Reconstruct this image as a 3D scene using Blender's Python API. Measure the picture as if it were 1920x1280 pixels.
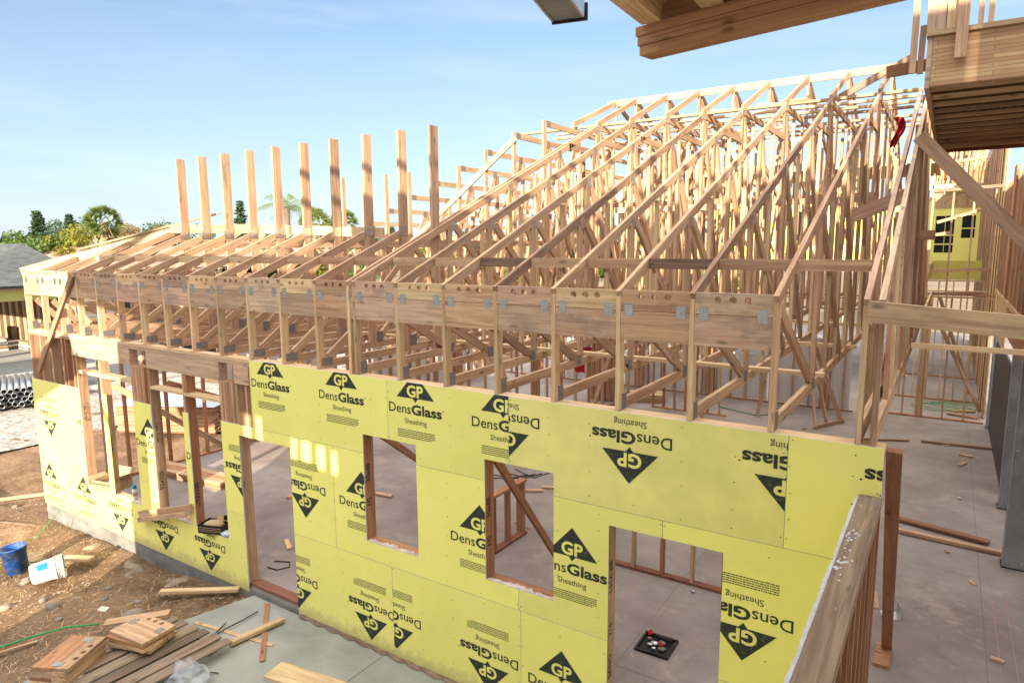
import bpy, bmesh, math, random
from mathutils import Vector, Matrix, noise
random.seed(7)
for o in list(bpy.data.objects): bpy.data.objects.remove(o)
S = bpy.context.scene
COL = S.collection
rad = math.radians

# ------------------------------------------------------------- camera
cd = bpy.data.cameras.new("camera"); cam = bpy.data.objects.new("camera", cd); COL.objects.link(cam)
cd.sensor_width = 36.0; cd.lens = 1253.8 / 1920 * 36; cd.clip_start = 0.05; cd.clip_end = 3000
YAW, PITCH, ROLL = 0.5790, 0.1430, -0.007
f = Vector((-math.sin(YAW)*math.cos(PITCH), math.cos(YAW)*math.cos(PITCH), -math.sin(PITCH)))
r0 = Vector((math.cos(YAW), math.sin(YAW), 0)); u0 = r0.cross(f)
r = math.cos(ROLL)*r0 + math.sin(ROLL)*u0; u = -math.sin(ROLL)*r0 + math.cos(ROLL)*u0
M = Matrix((r, u, -f)).transposed().to_4x4(); M.translation = Vector((0, -5.025, 4.426))
cam.matrix_world = M
S.camera = cam

# ------------------------------------------------------------- light
CLOUD_FILL = 17.5; SUN_EL = 18.0; SUN_TRAVEL = 109.0            # light travels towards this heading (degrees from +x)
w = bpy.data.worlds.new("World"); S.world = w; w.use_nodes = True
nt = w.node_tree; nt.nodes.clear()
out = nt.nodes.new('ShaderNodeOutputWorld'); bg = nt.nodes.new('ShaderNodeBackground')
sky = nt.nodes.new('ShaderNodeTexSky'); sky.sky_type = 'NISHITA'; sky.sun_disc = False
sky.sun_elevation = rad(SUN_EL)
sdir = Vector((-math.cos(rad(SUN_TRAVEL)), -math.sin(rad(SUN_TRAVEL))))     # towards the sun
sky.sun_rotation = math.atan2(sdir.x, sdir.y)
sky.air_density = 1.0; sky.dust_density = 0.3; sky.ozone_density = 2.6
tc = nt.nodes.new('ShaderNodeTexCoord'); mp = nt.nodes.new('ShaderNodeMapping')
mp.inputs['Scale'].default_value = (1.2, 1.2, 7.0)
nz = nt.nodes.new('ShaderNodeTexNoise'); nz.inputs['Scale'].default_value = 1.6; nz.inputs['Detail'].default_value = 7
nz.inputs['Distortion'].default_value = 0.6
cr = nt.nodes.new('ShaderNodeValToRGB'); cr.color_ramp.elements[0].position = .50; cr.color_ramp.elements[1].position = .82
cr.color_ramp.elements[1].color = (.35, .35, .35, 1)
mx = nt.nodes.new('ShaderNodeMixRGB'); mx.inputs[2].default_value = (6.4, 6.7, 6.9, 1)
nt.links.new(tc.outputs['Generated'], mp.inputs['Vector']); nt.links.new(mp.outputs[0], nz.inputs['Vector'])
nt.links.new(nz.outputs['Fac'], cr.inputs['Fac']); nt.links.new(cr.outputs[0], mx.inputs[0])
sz = nt.nodes.new('ShaderNodeSeparateXYZ'); nt.links.new(tc.outputs['Generated'], sz.inputs[0])
hz = nt.nodes.new('ShaderNodeValToRGB'); hz.color_ramp.elements[0].position = -0.0; hz.color_ramp.elements[0].color = (.8,.8,.8,1); hz.color_ramp.elements[1].position = .42; hz.color_ramp.elements[1].color = (0,0,0,1)
nt.links.new(sz.outputs['Z'], hz.inputs['Fac'])
mh = nt.nodes.new('ShaderNodeMixRGB'); mh.inputs[2].default_value = (3.7, 4.5, 5.3, 1)      # thin high haze near the horizon
nt.links.new(hz.outputs[0], mh.inputs[0]); nt.links.new(sky.outputs[0], mh.inputs[1]); nt.links.new(mh.outputs[0], mx.inputs[1])
# bright cloud added overhead (above the frame) to fill the shade
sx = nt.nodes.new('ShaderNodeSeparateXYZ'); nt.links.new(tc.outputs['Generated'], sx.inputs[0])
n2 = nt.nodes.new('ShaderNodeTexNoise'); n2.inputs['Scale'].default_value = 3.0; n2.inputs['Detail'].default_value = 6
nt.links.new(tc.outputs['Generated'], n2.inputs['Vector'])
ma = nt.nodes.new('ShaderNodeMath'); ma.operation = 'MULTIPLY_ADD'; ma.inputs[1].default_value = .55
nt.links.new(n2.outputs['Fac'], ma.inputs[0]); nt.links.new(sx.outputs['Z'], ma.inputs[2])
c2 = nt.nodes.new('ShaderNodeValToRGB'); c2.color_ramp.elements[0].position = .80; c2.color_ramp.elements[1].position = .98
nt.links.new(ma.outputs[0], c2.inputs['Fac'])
m2 = nt.nodes.new('ShaderNodeMixRGB'); m2.inputs[2].default_value = (CLOUD_FILL, CLOUD_FILL*.965, CLOUD_FILL*.91, 1)
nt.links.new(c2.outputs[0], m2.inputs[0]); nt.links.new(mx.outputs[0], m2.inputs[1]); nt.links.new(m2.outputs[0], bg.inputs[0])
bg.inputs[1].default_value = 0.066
nt.links.new(bg.outputs[0], out.inputs[0])
sl = bpy.data.lights.new("sun", 'SUN'); sl.energy = 5.0; sl.angle = rad(.5); sl.color = (1, .86, .66)
sun = bpy.data.objects.new("sun", sl); COL.objects.link(sun); sun.location = (20, -40, 30)
d = Vector((math.cos(rad(SUN_TRAVEL))*math.cos(rad(SUN_EL)), math.sin(rad(SUN_TRAVEL))*math.cos(rad(SUN_EL)), -math.sin(rad(SUN_EL))))
sun.rotation_euler = d.to_track_quat('-Z', 'Y').to_euler()
S.view_settings.view_transform = 'Standard'; S.view_settings.look = 'None'
S.view_settings.exposure = 1.50; S.view_settings.gamma = 1.0
S.cycles.max_bounces = 6

# ------------------------------------------------------------- materials
MATS = {}
def nodes_mat(name, rough=.8, metal=0.0):
    m = bpy.data.materials.new(name); m.use_nodes = True
    b = m.node_tree.nodes['Principled BSDF']; b.inputs['Roughness'].default_value = rough; b.inputs['Metallic'].default_value = metal
    b.inputs['Specular IOR Level'].default_value = .3
    MATS[name] = m
    return m, m.node_tree, b
def N(t, ty, **kw):
    n = t.nodes.new(ty)
    for k, v in kw.items():
        if k in n.inputs.keys() if hasattr(n.inputs, 'keys') else False: n.inputs[k].default_value = v
        else: setattr(n, k, v)
    return n
def ramp(t, src, stops):
    n = t.nodes.new('ShaderNodeValToRGB'); e = n.color_ramp.elements
    while len(e) < len(stops): e.new(.5)
    for i, (p, c) in enumerate(stops): e[i].position = p; e[i].color = (*c, 1) if len(c) == 3 else c
    t.links.new(src, n.inputs[0]); return n
def mixc(t, fac, a, b, mode='MIX'):
    n = t.nodes.new('ShaderNodeMixRGB'); n.blend_type = mode
    for i, v in ((0, fac), (1, a), (2, b)):
        if isinstance(v, (int, float)): n.inputs[i].default_value = v
        elif isinstance(v, tuple): n.inputs[i].default_value = (*v, 1)
        else: t.links.new(v, n.inputs[i])
    return n.outputs[0]
def coords(t, scale, obj=True, rnd=True):
    c = t.nodes.new('ShaderNodeTexCoord'); m = t.nodes.new('ShaderNodeMapping'); m.inputs['Scale'].default_value = scale
    src = c.outputs['Object']
    if rnd:
        oi = t.nodes.new('ShaderNodeObjectInfo'); ad = t.nodes.new('ShaderNodeVectorMath'); ad.operation = 'MULTIPLY_ADD'
        t.links.new(oi.outputs['Random'], ad.inputs[0]); ad.inputs[1].default_value = (37., 53., 71.); t.links.new(src, ad.inputs[2])
        src = ad.outputs[0]
    t.links.new(src, m.inputs['Vector']); return m.outputs[0]
def noise_n(t, vec, scale, detail=4, rough=.5, dist=0.):
    n = t.nodes.new('ShaderNodeTexNoise'); n.inputs['Scale'].default_value = scale; n.inputs['Detail'].default_value = detail
    n.inputs['Roughness'].default_value = rough; n.inputs['Distortion'].default_value = dist
    t.links.new(vec, n.inputs['Vector']); return n.outputs['Fac']
def bump(t, b, h, strength=.3, dist=.01):
    n = t.nodes.new('ShaderNodeBump'); n.inputs['Strength'].default_value = strength; n.inputs['Distance'].default_value = dist
    t.links.new(h, n.inputs['Height']); t.links.new(n.outputs[0], b.inputs['Normal'])

def wood(name, lo, hi, dirt=.35, grain=1.0):
    m, t, b = nodes_mat(name, .78)
    v = coords(t, (.75, 13, 13)); g1 = noise_n(t, v, 2.0*grain, 5, .55, .7)
    v2 = coords(t, (.7, 60, 60)); g2 = noise_n(t, v2, 3.0, 3, .7)
    base = ramp(t, g1, [(.32, lo), (.66, hi)]).outputs[0]
    fine = ramp(t, g2, [(.35, (.72, .68, .62)), (.65, (1.08, 1.06, 1.04))]).outputs[0]
    c = mixc(t, .5, base, fine, 'MULTIPLY')
    ck = ramp(t, noise_n(t, coords(t, (.9, 34, 34)), 1.7, 2, .5, .4), [(.67, (0, 0, 0)), (.71, (.5, .5, .5))]).outputs[0]
    c = mixc(t, ck, c, tuple(x*.45 for x in lo))
    # per board tint
    oi = t.nodes.new('ShaderNodeObjectInfo')
    tint = ramp(t, oi.outputs['Random'], [(0, (.66, .56, .50)), (.25, (1.0, .95, .84)), (.5, (1.12, 1.0, .92)), (.75, (.96, .82, .74)), (1, (1.16, 1.14, 1.0))]).outputs[0]
    c = mixc(t, 1.0, c, tint, 'MULTIPLY')
    # knots
    vk = coords(t, (3.0, 9.0, 9.0)); vo = t.nodes.new('ShaderNodeTexVoronoi'); vo.inputs['Scale'].default_value = .9
    t.links.new(vk, vo.inputs['Vector'])
    kn = ramp(t, vo.outputs['Distance'], [(.06, (1, 1, 1)), (.17, (0, 0, 0))]).outputs[0]
    c = mixc(t, mixc(t, 1.0, kn, (.75, .75, .75), 'MULTIPLY'), c, tuple(x*.38 for x in lo))
    # grey weather / mould blotches
    vs = coords(t, (1.4, 3, 3)); s = noise_n(t, vs, 1.6, 6, .7)
    st = ramp(t, s, [(.52, (0, 0, 0)), (.72, (dirt, dirt, dirt))]).outputs[0]
    c = mixc(t, st, c, (.16, .14, .13))
    t.links.new(c, b.inputs['Base Color']); bump(t, b, g2, .25, .002)
    return m
fir = wood('fir', (.36, .235, .155), (.60, .44, .31))
fir_pale = wood('fir_pale', (.50, .365, .225), (.74, .59, .41), .25)
fir_red = wood('fir_red', (.30, .15, .08), (.46, .26, .155), .3)
fir_stain = wood('fir_stained', (.40, .28, .21), (.60, .46, .365), .65)
fir_brown = wood('fir_brown_stained', (.22, .145, .10), (.40, .28, .20), .6)
fir_dark = wood('fir_weathered_dark', (.13, .09, .07), (.27, .19, .15), .7)
fir_grey = wood('weathered_wood', (.17, .125, .095), (.33, .26, .205), .6)
pallet_wood = wood('pallet_wood', (.15, .118, .095), (.29, .235, .195), .5)
treated = wood('treated_plate', (.16, .07, .045), (.26, .125, .085), .4)
# engineered wide beam: stacked laminations
def lam():
    m, t, b = nodes_mat('laminated', .75)
    c0 = t.nodes.new('ShaderNodeTexCoord'); mpn = t.nodes.new('ShaderNodeMapping'); mpn.inputs['Scale'].default_value = (1.2, 1, 26)
    t.links.new(c0.outputs['Object'], mpn.inputs['Vector'])
    br = t.nodes.new('ShaderNodeTexBrick'); br.inputs['Scale'].default_value = 1.0
    mq = t.nodes.new('ShaderNodeMapping'); mq.inputs['Rotation'].default_value = (rad(90), 0, 0); t.links.new(c0.outputs['Object'], mq.inputs['Vector'])
    t.links.new(mq.outputs[0], br.inputs['Vector'])
    br.inputs['Brick Width'].default_value = .8; br.inputs['Row Height'].default_value = .033; br.inputs['Mortar Size'].default_value = .0016
    br.inputs['Color1'].default_value = (.62, .44, .24, 1); br.inputs['Color2'].default_value = (.46, .27, .15, 1); br.inputs['Mortar'].default_value = (.2, .11, .06, 1)
    g = noise_n(t, mpn.outputs[0], 5, 5, .65, 1.0)
    fc = ramp(t, g, [(.3, (.7, .66, .6)), (.7, (1.15, 1.1, 1.05))]).outputs[0]
    t.links.new(mixc(t, .8, br.outputs['Color'], fc, 'MULTIPLY'), b.inputs['Base Color']); bump(t, b, g, .3, .002)
    return m
laminated = lam()
def simple(name, col, rough=.7, metal=0., var=.25, scale=4., bumpd=0., scl=(1, 1, 1), rnd=True):
    m, t, b = nodes_mat(name, rough, metal)
    v = coords(t, scl, rnd=rnd); n = noise_n(t, v, scale, 6, .6)
    c = ramp(t, n, [(.25, tuple(x*(1-var) for x in col)), (.75, tuple(min(1, x*(1+var)) for x in col))]).outputs[0]
    t.links.new(c, b.inputs['Base Color'])
    if bumpd: bump(t, b, n, .6, bumpd)
    return m
def yellow_mat():
    m, t, b = nodes_mat('yellow_facer', .55)
    v = coords(t, (1, 1, 1)); n = noise_n(t, v, 1.3, 6, .65); n2 = noise_n(t, coords(t, (1, 1, 1)), 90, 3)
    c = ramp(t, n, [(.25, (.80, .76, .21)), (.6, (.87, .83, .24)), (.85, (.85, .80, .28))]).outputs[0]
    n3 = noise_n(t, coords(t, (1, 1, 2.5)), 2.6, 8, .75)
    sm = ramp(t, n3, [(.6, (0, 0, 0)), (.8, (.3, .3, .3))]).outputs[0]
    c = mixc(t, sm, c, (.58, .51, .20))
    oi = t.nodes.new('ShaderNodeObjectInfo'); tn = ramp(t, oi.outputs['Random'], [(0, (.93, .93, .95)), (1, (1.04, 1.03, 1.0))]).outputs[0]
    c = mixc(t, 1.0, c, tn, 'MULTIPLY')
    # mud splash along the foot of the wall (sheets near the ground), a stain with its own outline
    g = t.nodes.new('ShaderNodeNewGeometry'); sx_ = t.nodes.new('ShaderNodeSeparateXYZ'); t.links.new(g.outputs['Position'], sx_.inputs[0])
    ad = t.nodes.new('ShaderNodeMath'); ad.operation = 'MULTIPLY_ADD'; ad.inputs[1].default_value = -.55; t.links.new(noise_n(t, g.outputs['Position'], 7, 8, .8), ad.inputs[0]); t.links.new(sx_.outputs['Z'], ad.inputs[2])
    sp = ramp(t, ad.outputs[0], [(.0, (.55, .55, .55)), (.02, (0, 0, 0))]); sp.color_ramp.elements[0].position = 0.0
    mr = t.nodes.new('ShaderNodeMapRange'); mr.inputs['From Min'].default_value = -.30; mr.inputs['From Max'].default_value = -.16; mr.inputs['To Min'].default_value = .5; mr.inputs['To Max'].default_value = 0; t.links.new(ad.outputs[0], mr.inputs['Value'])
    c = mixc(t, mr.outputs[0], c, (.36, .29, .18))
    # scuffs and pencil-thin scratches
    wv = noise_n(t, coords(t, (1.5, 1, 9)), 3.5, 9, .8, 1.2)
    c = mixc(t, ramp(t, wv, [(.68, (0, 0, 0)), (.72, (.35, .35, .35))]).outputs[0], c, (.62, .58, .36))
    t.links.new(c, b.inputs['Base Color']); bump(t, b, n2, .12, .002)
    return m
yellow = yellow_mat()
yellow2 = simple('yellow_facer_dusty', (.78, .72, .25), .6, 0, .12, 3)
ink = simple('black_ink', (.035, .04, .035), .7, 0, .5, 30)
pink_m, t_, b__ = nodes_mat('faded_print_ink', .7)
t_.links.new(mixc(t_, ramp(t_, noise_n(t_, coords(t_, (1, 1, 1)), 26, 8, .8), [(.52, (0, 0, 0)), (.75, (.55, .55, .55))]).outputs[0], (.030, .036, .032), (.30, .29, .12)), b__.inputs['Base Color'])
inkgrey = simple('grey_print', (.30, .29, .12), .7, 0, .2, 30)
inkletter = simple('reversed_letter', (.80, .75, .22), .6, 0, .08, 3)
gypsum = simple('gypsum_edge', (.50, .50, .54), .9, 0, .12, 12, .004)
whiteboard = simple('white_board', (.62, .60, .58), .85, 0, .08, 1.5)
galv = simple('galvanised_steel', (.55, .57, .58), .35, .9, .25, 18)
darkplate = simple('dull_plate', (.22, .205, .20), .6, .3, .55, 60)
steel = simple('grey_primer_steel', (.26, .27, .285), .5, .2, .4, 2.5)
blacksteel = simple('black_steel', (.02, .02, .022), .45, .3, .4, 6)
black = simple('black_plastic', (.012, .012, .013), .5, 0, .3, 6)
def muddy(name, col, mud, amt):
    m, t, b = nodes_mat(name, .45); n = noise_n(t, coords(t, (1, 1, 1)), 9, 9, .75)
    f_ = ramp(t, n, [(.48, (0, 0, 0)), (.66, (amt, amt, amt))]).outputs[0]
    t.links.new(mixc(t, f_, col, mud), b.inputs['Base Color']); t.links.new(ramp(t, f_, [(0, (.4, .4, .4)), (1, (.95, .95, .95))]).outputs[0], b.inputs['Roughness']); return m
blue = muddy('blue_plastic', (.012, .075, .29), (.20, .15, .10), .75)
whiteplastic = muddy('white_plastic', (.58, .57, .52), (.34, .27, .19), .6)
redp = simple('red_fabric', (.36, .012, .02), .8, 0, .25, 5)
greenhose = simple('green_hose', (.03, .30, .07), .5, 0, .2, 5)
teal = simple('teal_plastic', (.01, .18, .27), .4)
card = simple('cardboard', (.42, .28, .16), .85, 0, .15, 4)
stone = simple('stone', (.24, .195, .155), .9, 0, .35, 3, .01)
plastic_film = simple('plastic_film', (.45, .48, .56), .2, 0, .35, 9)
clear_bag = simple('clear_bag', (.60, .63, .70), .12, 0, .3, 9); clear_bag.node_tree.nodes['Principled BSDF'].inputs['Alpha'].default_value = .38
stucco = simple('stucco', (.60, .55, .48), .9, 0, .08, 4)
winglass = simple('dark_window', (.012, .015, .02), .15, 0, .3, 2)
def concrete():
    m, t, b = nodes_mat('concrete', .82)
    v = coords(t, (1, 1, 1), rnd=False)
    n = noise_n(t, v, .55, 9, .62, .5); n2 = noise_n(t, v, 3.2, 8, .7); n3 = noise_n(t, v, 60, 3)
    c = ramp(t, n, [(.3, (.195, .155, .145)), (.5, (.26, .22, .205)), (.7, (.33, .29, .27))]).outputs[0]
    c = mixc(t, .7, c, ramp(t, n2, [(.3, (.78, .76, .76)), (.7, (1.15, 1.14, 1.12))]).outputs[0], 'MULTIPLY')
    dst = ramp(t, noise_n(t, v, 1.4, 10, .75), [(.56, (0, 0, 0)), (.66, (.55, .55, .55))]).outputs[0]
    c = mixc(t, dst, c, (.40, .33, .28))
    wt = ramp(t, noise_n(t, v, .8, 12, .72, 1.5), [(.30, (.5, .5, .5)), (.42, (0, 0, 0))]).outputs[0]
    c = mixc(t, wt, c, (.14, .115, .11))
    t.links.new(c, b.inputs['Base Color']); bump(t, b, n3, .15, .003)
    b.inputs['Roughness'].default_value = .62
    return m
conc = concrete()
def patio_m():
    m, t, b = nodes_mat('patio_concrete', .8)
    v = coords(t, (1, 1, 1), rnd=False)
    n = noise_n(t, v, 1.3, 9, .65, .4); n3 = noise_n(t, v, 70, 3)
    c = ramp(t, n, [(.3, (.225, .235, .215)), (.5, (.29, .295, .27)), (.72, (.37, .36, .325))]).outputs[0]
    sp = ramp(t, noise_n(t, v, 9, 8, .8), [(.66, (0, 0, 0)), (.72, (.6, .6, .6))]).outputs[0]
    c = mixc(t, sp, c, (.55, .52, .47))
    t.links.new(c, b.inputs['Base Color']); bump(t, b, n3, .2, .003)
    return m
patio_c = patio_m()
def dirt_m():
    m, t, b = nodes_mat('dirt', .95)
    v = coords(t, (1, 1, 1), rnd=False)
    n = noise_n(t, v, .9, 10, .68, .6); n2 = noise_n(t, v, 14, 8, .75); n3 = noise_n(t, v, 55, 4, .7)
    c = ramp(t, n, [(.28, (.10, .060, .033)), (.45, (.19, .118, .068)), (.6, (.29, .19, .115)), (.78, (.40, .30, .20))]).outputs[0]
    c = mixc(t, .85, c, ramp(t, n2, [(.3, (.45, .42, .4)), (.7, (1.35, 1.3, 1.25))]).outputs[0], 'MULTIPLY')
    vo = t.nodes.new('ShaderNodeTexVoronoi'); vo.inputs['Scale'].default_value = 26; t.links.new(v, vo.inputs['Vector'])
    pb = ramp(t, vo.outputs['Distance'], [(.1, (1, 1, 1)), (.2, (0, 0, 0))]).outputs[0]
    c = mixc(t, mixc(t, 1.0, pb, (.5, .5, .5), 'MULTIPLY'), c, (.42, .34, .26))
    t.links.new(c, b.inputs['Base Color'])
    ad = t.nodes.new('ShaderNodeMath'); ad.operation = 'ADD'; t.links.new(n2, ad.inputs[0]); t.links.new(n3, ad.inputs[1])
    bump(t, b, ad.outputs[0], .9, .03)
    return m
dirt = dirt_m()
farland = simple('far_land', (.20, .15, .10), .95, 0, .35, .12, rnd=False)
gravel_m = simple('gravel', (.30, .27, .24), .9, 0, .75, 9, .06, rnd=False)
asphalt = simple('asphalt', (.085, .088, .092), .9, 0, .2, 3, rnd=False)
path_m = simple('pale_concrete', (.30, .28, .255), .85, 0, .12, 3, rnd=False)
found_m = simple('foundation_concrete', (.19, .185, .17), .9, 0, .5, 2.5, .01, (1, 1, 2))
def osb_m():
    m, t, b = nodes_mat('osb', .85)
    v = coords(t, (1, 1, 1)); vo = t.nodes.new('ShaderNodeTexVoronoi'); vo.inputs['Scale'].default_value = 22
    mpn = t.nodes.new('ShaderNodeMapping'); mpn.inputs['Scale'].default_value = (1, .5, 1.6); t.links.new(v, mpn.inputs[0]); t.links.new(mpn.outputs[0], vo.inputs['Vector'])
    c = ramp(t, vo.outputs['Color'], [(.1, (.36, .23, .11)), (.5, (.52, .36, .19)), (.9, (.64, .48, .28))]).outputs[0]
    t.links.new(c, b.inputs['Base Color']); return m
osb = osb_m()
def shingle_m(name, lo, hi):
    m, t, b = nodes_mat(name, .95)
    c0 = t.nodes.new('ShaderNodeTexCoord'); br = t.nodes.new('ShaderNodeTexBrick'); br.inputs['Scale'].default_value = 1.0
    t.links.new(c0.outputs['Object'], br.inputs['Vector'])
    br.inputs['Brick Width'].default_value = .34; br.inputs['Row Height'].default_value = .15; br.inputs['Mortar Size'].default_value = .006
    br.inputs['Color1'].default_value = (*lo, 1); br.inputs['Color2'].default_value = (*hi, 1); br.inputs['Mortar'].default_value = (*[x*.5 for x in lo], 1)
    t.links.new(br.outputs['Color'], b.inputs['Base Color']); return m
shingle = shingle_m('grey_shingle', (.060, .066, .066), (.105, .115, .115))
tile_red = shingle_m('pink_roof_tile', (.36, .20, .15), (.48, .29, .22))
tile_brown = shingle_m('brown_roof_tile', (.22, .17, .14), (.30, .24, .20))
def leaf_m(name, lo, hi):
    m, t, b = nodes_mat(name, .6)
    n = noise_n(t, coords(t, (1, 1, 1)), 1.1, 5, .7)
    c = ramp(t, n, [(.3, lo), (.7, hi)]).outputs[0]; t.links.new(c, b.inputs['Base Color'])
    tr = t.nodes.new('ShaderNodeBsdfTranslucent'); t.links.new(c, tr.inputs[0]); ms = t.nodes.new('ShaderNodeMixShader'); ms.inputs[0].default_value = .25
    o = t.nodes['Material Output']; t.links.new(b.outputs[0], ms.inputs[1]); t.links.new(tr.outputs[0], ms.inputs[2]); t.links.new(ms.outputs[0], o.inputs[0])
    return m
lf_con = leaf_m('conifer_needles', (.035, .07, .035), (.07, .12, .055))
lf_yel = leaf_m('yellow_green_leaves', (.12, .14, .015), (.26, .24, .03))
lf_grn = leaf_m('green_leaves', (.06, .11, .02), (.12, .18, .04))
lf_rust = leaf_m('rusty_leaves', (.13, .10, .03), (.24, .15, .06))
lf_palm = leaf_m('palm_fronds', (.06, .11, .02), (.20, .24, .05)); lf_queen = leaf_m('queen_palm_fronds', (.08, .14, .04), (.22, .28, .08))
dead = simple('dead_fronds', (.30, .22, .13), .9, 0, .3, 3)
bark = simple('bark', (.16, .11, .075), .95, 0, .3, 4)
facade_m = simple('facade_board', (.78, .75, .70), .9, 0, .1, 2)  # pale so the unseen wall bounces light into the shade

# ------------------------------------------------------------- helpers
def link(name, me, mat=None, parent=None, loc=(0, 0, 0), rot=None):
    if mat is not None and not me.materials: me.materials.append(mat)
    o = bpy.data.objects.new(name, me); COL.objects.link(o); o.location = loc
    if rot: o.rotation_euler = rot
    if parent: o.parent = parent
    return o
def tag(o, label=None, cat=None, group=None, kind=None):
    if label: o['label'] = label
    if cat: o['category'] = cat
    if group: o['group'] = group
    if kind or label: o['kind'] = kind or 'thing'
    return o
def thing(name, label, cat, loc=(0, 0, 0), group=None, rz=0.):
    o = bpy.data.objects.new(name, None); COL.objects.link(o); o.location = loc; o.rotation_euler = (0, 0, rz)
    o.empty_display_size = .2
    return tag(o, label, cat, group)
ORD = ['first','second','third','fourth','fifth','sixth','seventh','eighth','ninth','tenth','eleventh','twelfth','thirteenth','fourteenth','fifteenth','sixteenth','seventeenth','eighteenth','nineteenth','twentieth','twenty-first','twenty-second','twenty-third','twenty-fourth','twenty-fifth']
_bc = {}
def box_me(l, w_, h, mat, bev=0):
    k = (round(l, 3), round(w_, 3), round(h, 3), mat.name)
    if k in _bc: return _bc[k]
    me = bpy.data.meshes.new('box'); x, y, z = l/2, w_/2, h/2
    v = [(-x,-y,-z),(x,-y,-z),(x,y,-z),(-x,y,-z),(-x,-y,z),(x,-y,z),(x,y,z),(-x,y,z)]
    me.from_pydata(v, [], [(0,3,2,1),(4,5,6,7),(0,1,5,4),(1,2,6,5),(2,3,7,6),(3,0,4,7)])
    me.materials.append(mat); _bc[k] = me; return me
def beam(name, p0, p1, w_, h, mat, parent=None, up=(0, 0, 1), base=None):
    """board from p0 to p1 (centre line); h is measured along 'up', w_ across. base: origin of parent"""
    p0 = Vector(p0); p1 = Vector(p1); dx = (p1-p0); L = dx.length; dx.normalize()
    upv = Vector(up); yv = upv.cross(dx)
    if yv.length < 1e-4: yv = Vector((0, 1, 0)).cross(dx)
    yv.normalize(); zv = dx.cross(yv)
    m = Matrix((dx, yv, zv)).transposed().to_4x4(); m.translation = (p0+p1)/2 - (Vector(base) if base else Vector((0, 0, 0)))
    o = bpy.data.objects.new(name, box_me(L, w_, h, mat)); COL.objects.link(o)
    if parent: o.parent = parent
    o.matrix_local = m
    return o
def boxo(name, x0, x1, y0, y1, z0, z1, mat, parent=None, base=(0, 0, 0)):
    b = Vector(base)
    o = link(name, box_me(x1-x0, y1-y0, z1-z0, mat), None, parent, Vector(((x0+x1)/2, (y0+y1)/2, (z0+z1)/2))-b)
    return o
def pm(name, verts, faces, mat):
    me = bpy.data.meshes.new(name); me.from_pydata([tuple(v) for v in verts], [], faces); me.materials.append(mat); me.update(); return me
def tube_me(name, pts, rr, mat, n=8, cap=True):
    vs = []; fs = []; pts = [Vector(p) for p in pts]
    rs = rr if isinstance(rr, (list, tuple)) else [rr]*len(pts)
    for i, p in enumerate(pts):
        a = pts[max(0, i-1)]; b = pts[min(len(pts)-1, i+1)]; t = (b-a).normalized()
        s = t.cross(Vector((0, 0, 1)) if abs(t.z) < .9 else Vector((1, 0, 0))).normalized(); q = t.cross(s)
        for k in range(n):
            an = 2*math.pi*k/n; vs.append(p+(s*math.cos(an)+q*math.sin(an))*rs[i])
    for i in range(len(pts)-1):
        for k in range(n):
            fs.append((i*n+k, i*n+(k+1) % n, (i+1)*n+(k+1) % n, (i+1)*n+k))
    if cap: fs.append(tuple(range(n))[::-1]); fs.append(tuple(range((len(pts)-1)*n, len(pts)*n)))
    me = pm(name, vs, fs, mat)
    for p in me.polygons: p.use_smooth = True
    return me
def lathe_me(name, prof, mat, n=28, squash=0):
    vs = []; fs = []
    for (rr, z) in prof:
        for k in range(n):
            a = 2*math.pi*k/n; vs.append((rr*math.cos(a), rr*math.sin(a), z))
    for i in range(len(prof)-1):
        for k in range(n): fs.append((i*n+k, i*n+(k+1) % n, (i+1)*n+(k+1) % n, (i+1)*n+k))
    me = pm(name, vs, fs, mat)
    for p in me.polygons: p.use_smooth = True
    return me
def cells_me(name, rects_in, cuts, y0, y1, mat, edge=None):
    """sheet in the xz plane from rects minus cuts; y0 = front"""
    xs = sorted({round(v, 4) for q in rects_in+cuts for v in q[:2]}); zs = sorted({round(v, 4) for q in rects_in+cuts for v in q[2:]})
    def ins(x, z, qs): return any(q[0] < x < q[1] and q[2] < z < q[3] for q in qs)
    cell = {}
    for i in range(len(xs)-1):
        for j in range(len(zs)-1):
            cx = (xs[i]+xs[i+1])/2; cz = (zs[j]+zs[j+1])/2
            if ins(cx, cz, rects_in) and not ins(cx, cz, cuts): cell[(i, j)] = 1
    vs = []; idx = {}; fs = []; mi = []
    def V(x, y, z):
        k = (x, y, z)
        if k not in idx: idx[k] = len(vs); vs.append(k)
        return idx[k]
    for (i, j) in cell:
        a, b, c, e = xs[i], xs[i+1], zs[j], zs[j+1]
        fs.append((V(a,y0,c), V(b,y0,c), V(b,y0,e), V(a,y0,e))); mi.append(0)
        fs.append((V(a,y1,c), V(a,y1,e), V(b,y1,e), V(b,y1,c))); mi.append(1)
        if (i-1, j) not in cell: fs.append((V(a,y0,c), V(a,y0,e), V(a,y1,e), V(a,y1,c))); mi.append(1)
        if (i+1, j) not in cell: fs.append((V(b,y0,c), V(b,y1,c), V(b,y1,e), V(b,y0,e))); mi.append(1)
        if (i, j-1) not in cell: fs.append((V(a,y0,c), V(a,y1,c), V(b,y1,c), V(b,y0,c))); mi.append(1)
        if (i, j+1) not in cell: fs.append((V(a,y0,e), V(b,y0,e), V(b,y1,e), V(a,y1,e))); mi.append(1)
    me = pm(name, vs, fs, mat)
    if edge:
        me.materials.append(edge)
        for p, k in zip(me.polygons, mi): p.material_index = k
    return me
def curve_eval(cu):
    o = bpy.data.objects.new('tmp', cu); COL.objects.link(o)
    bpy.context.view_layer.update()
    dg = bpy.context.evaluated_depsgraph_get(); me = bpy.data.meshes.new_from_object(o.evaluated_get(dg))
    bpy.data.objects.remove(o); return me
_tx = {}
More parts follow.
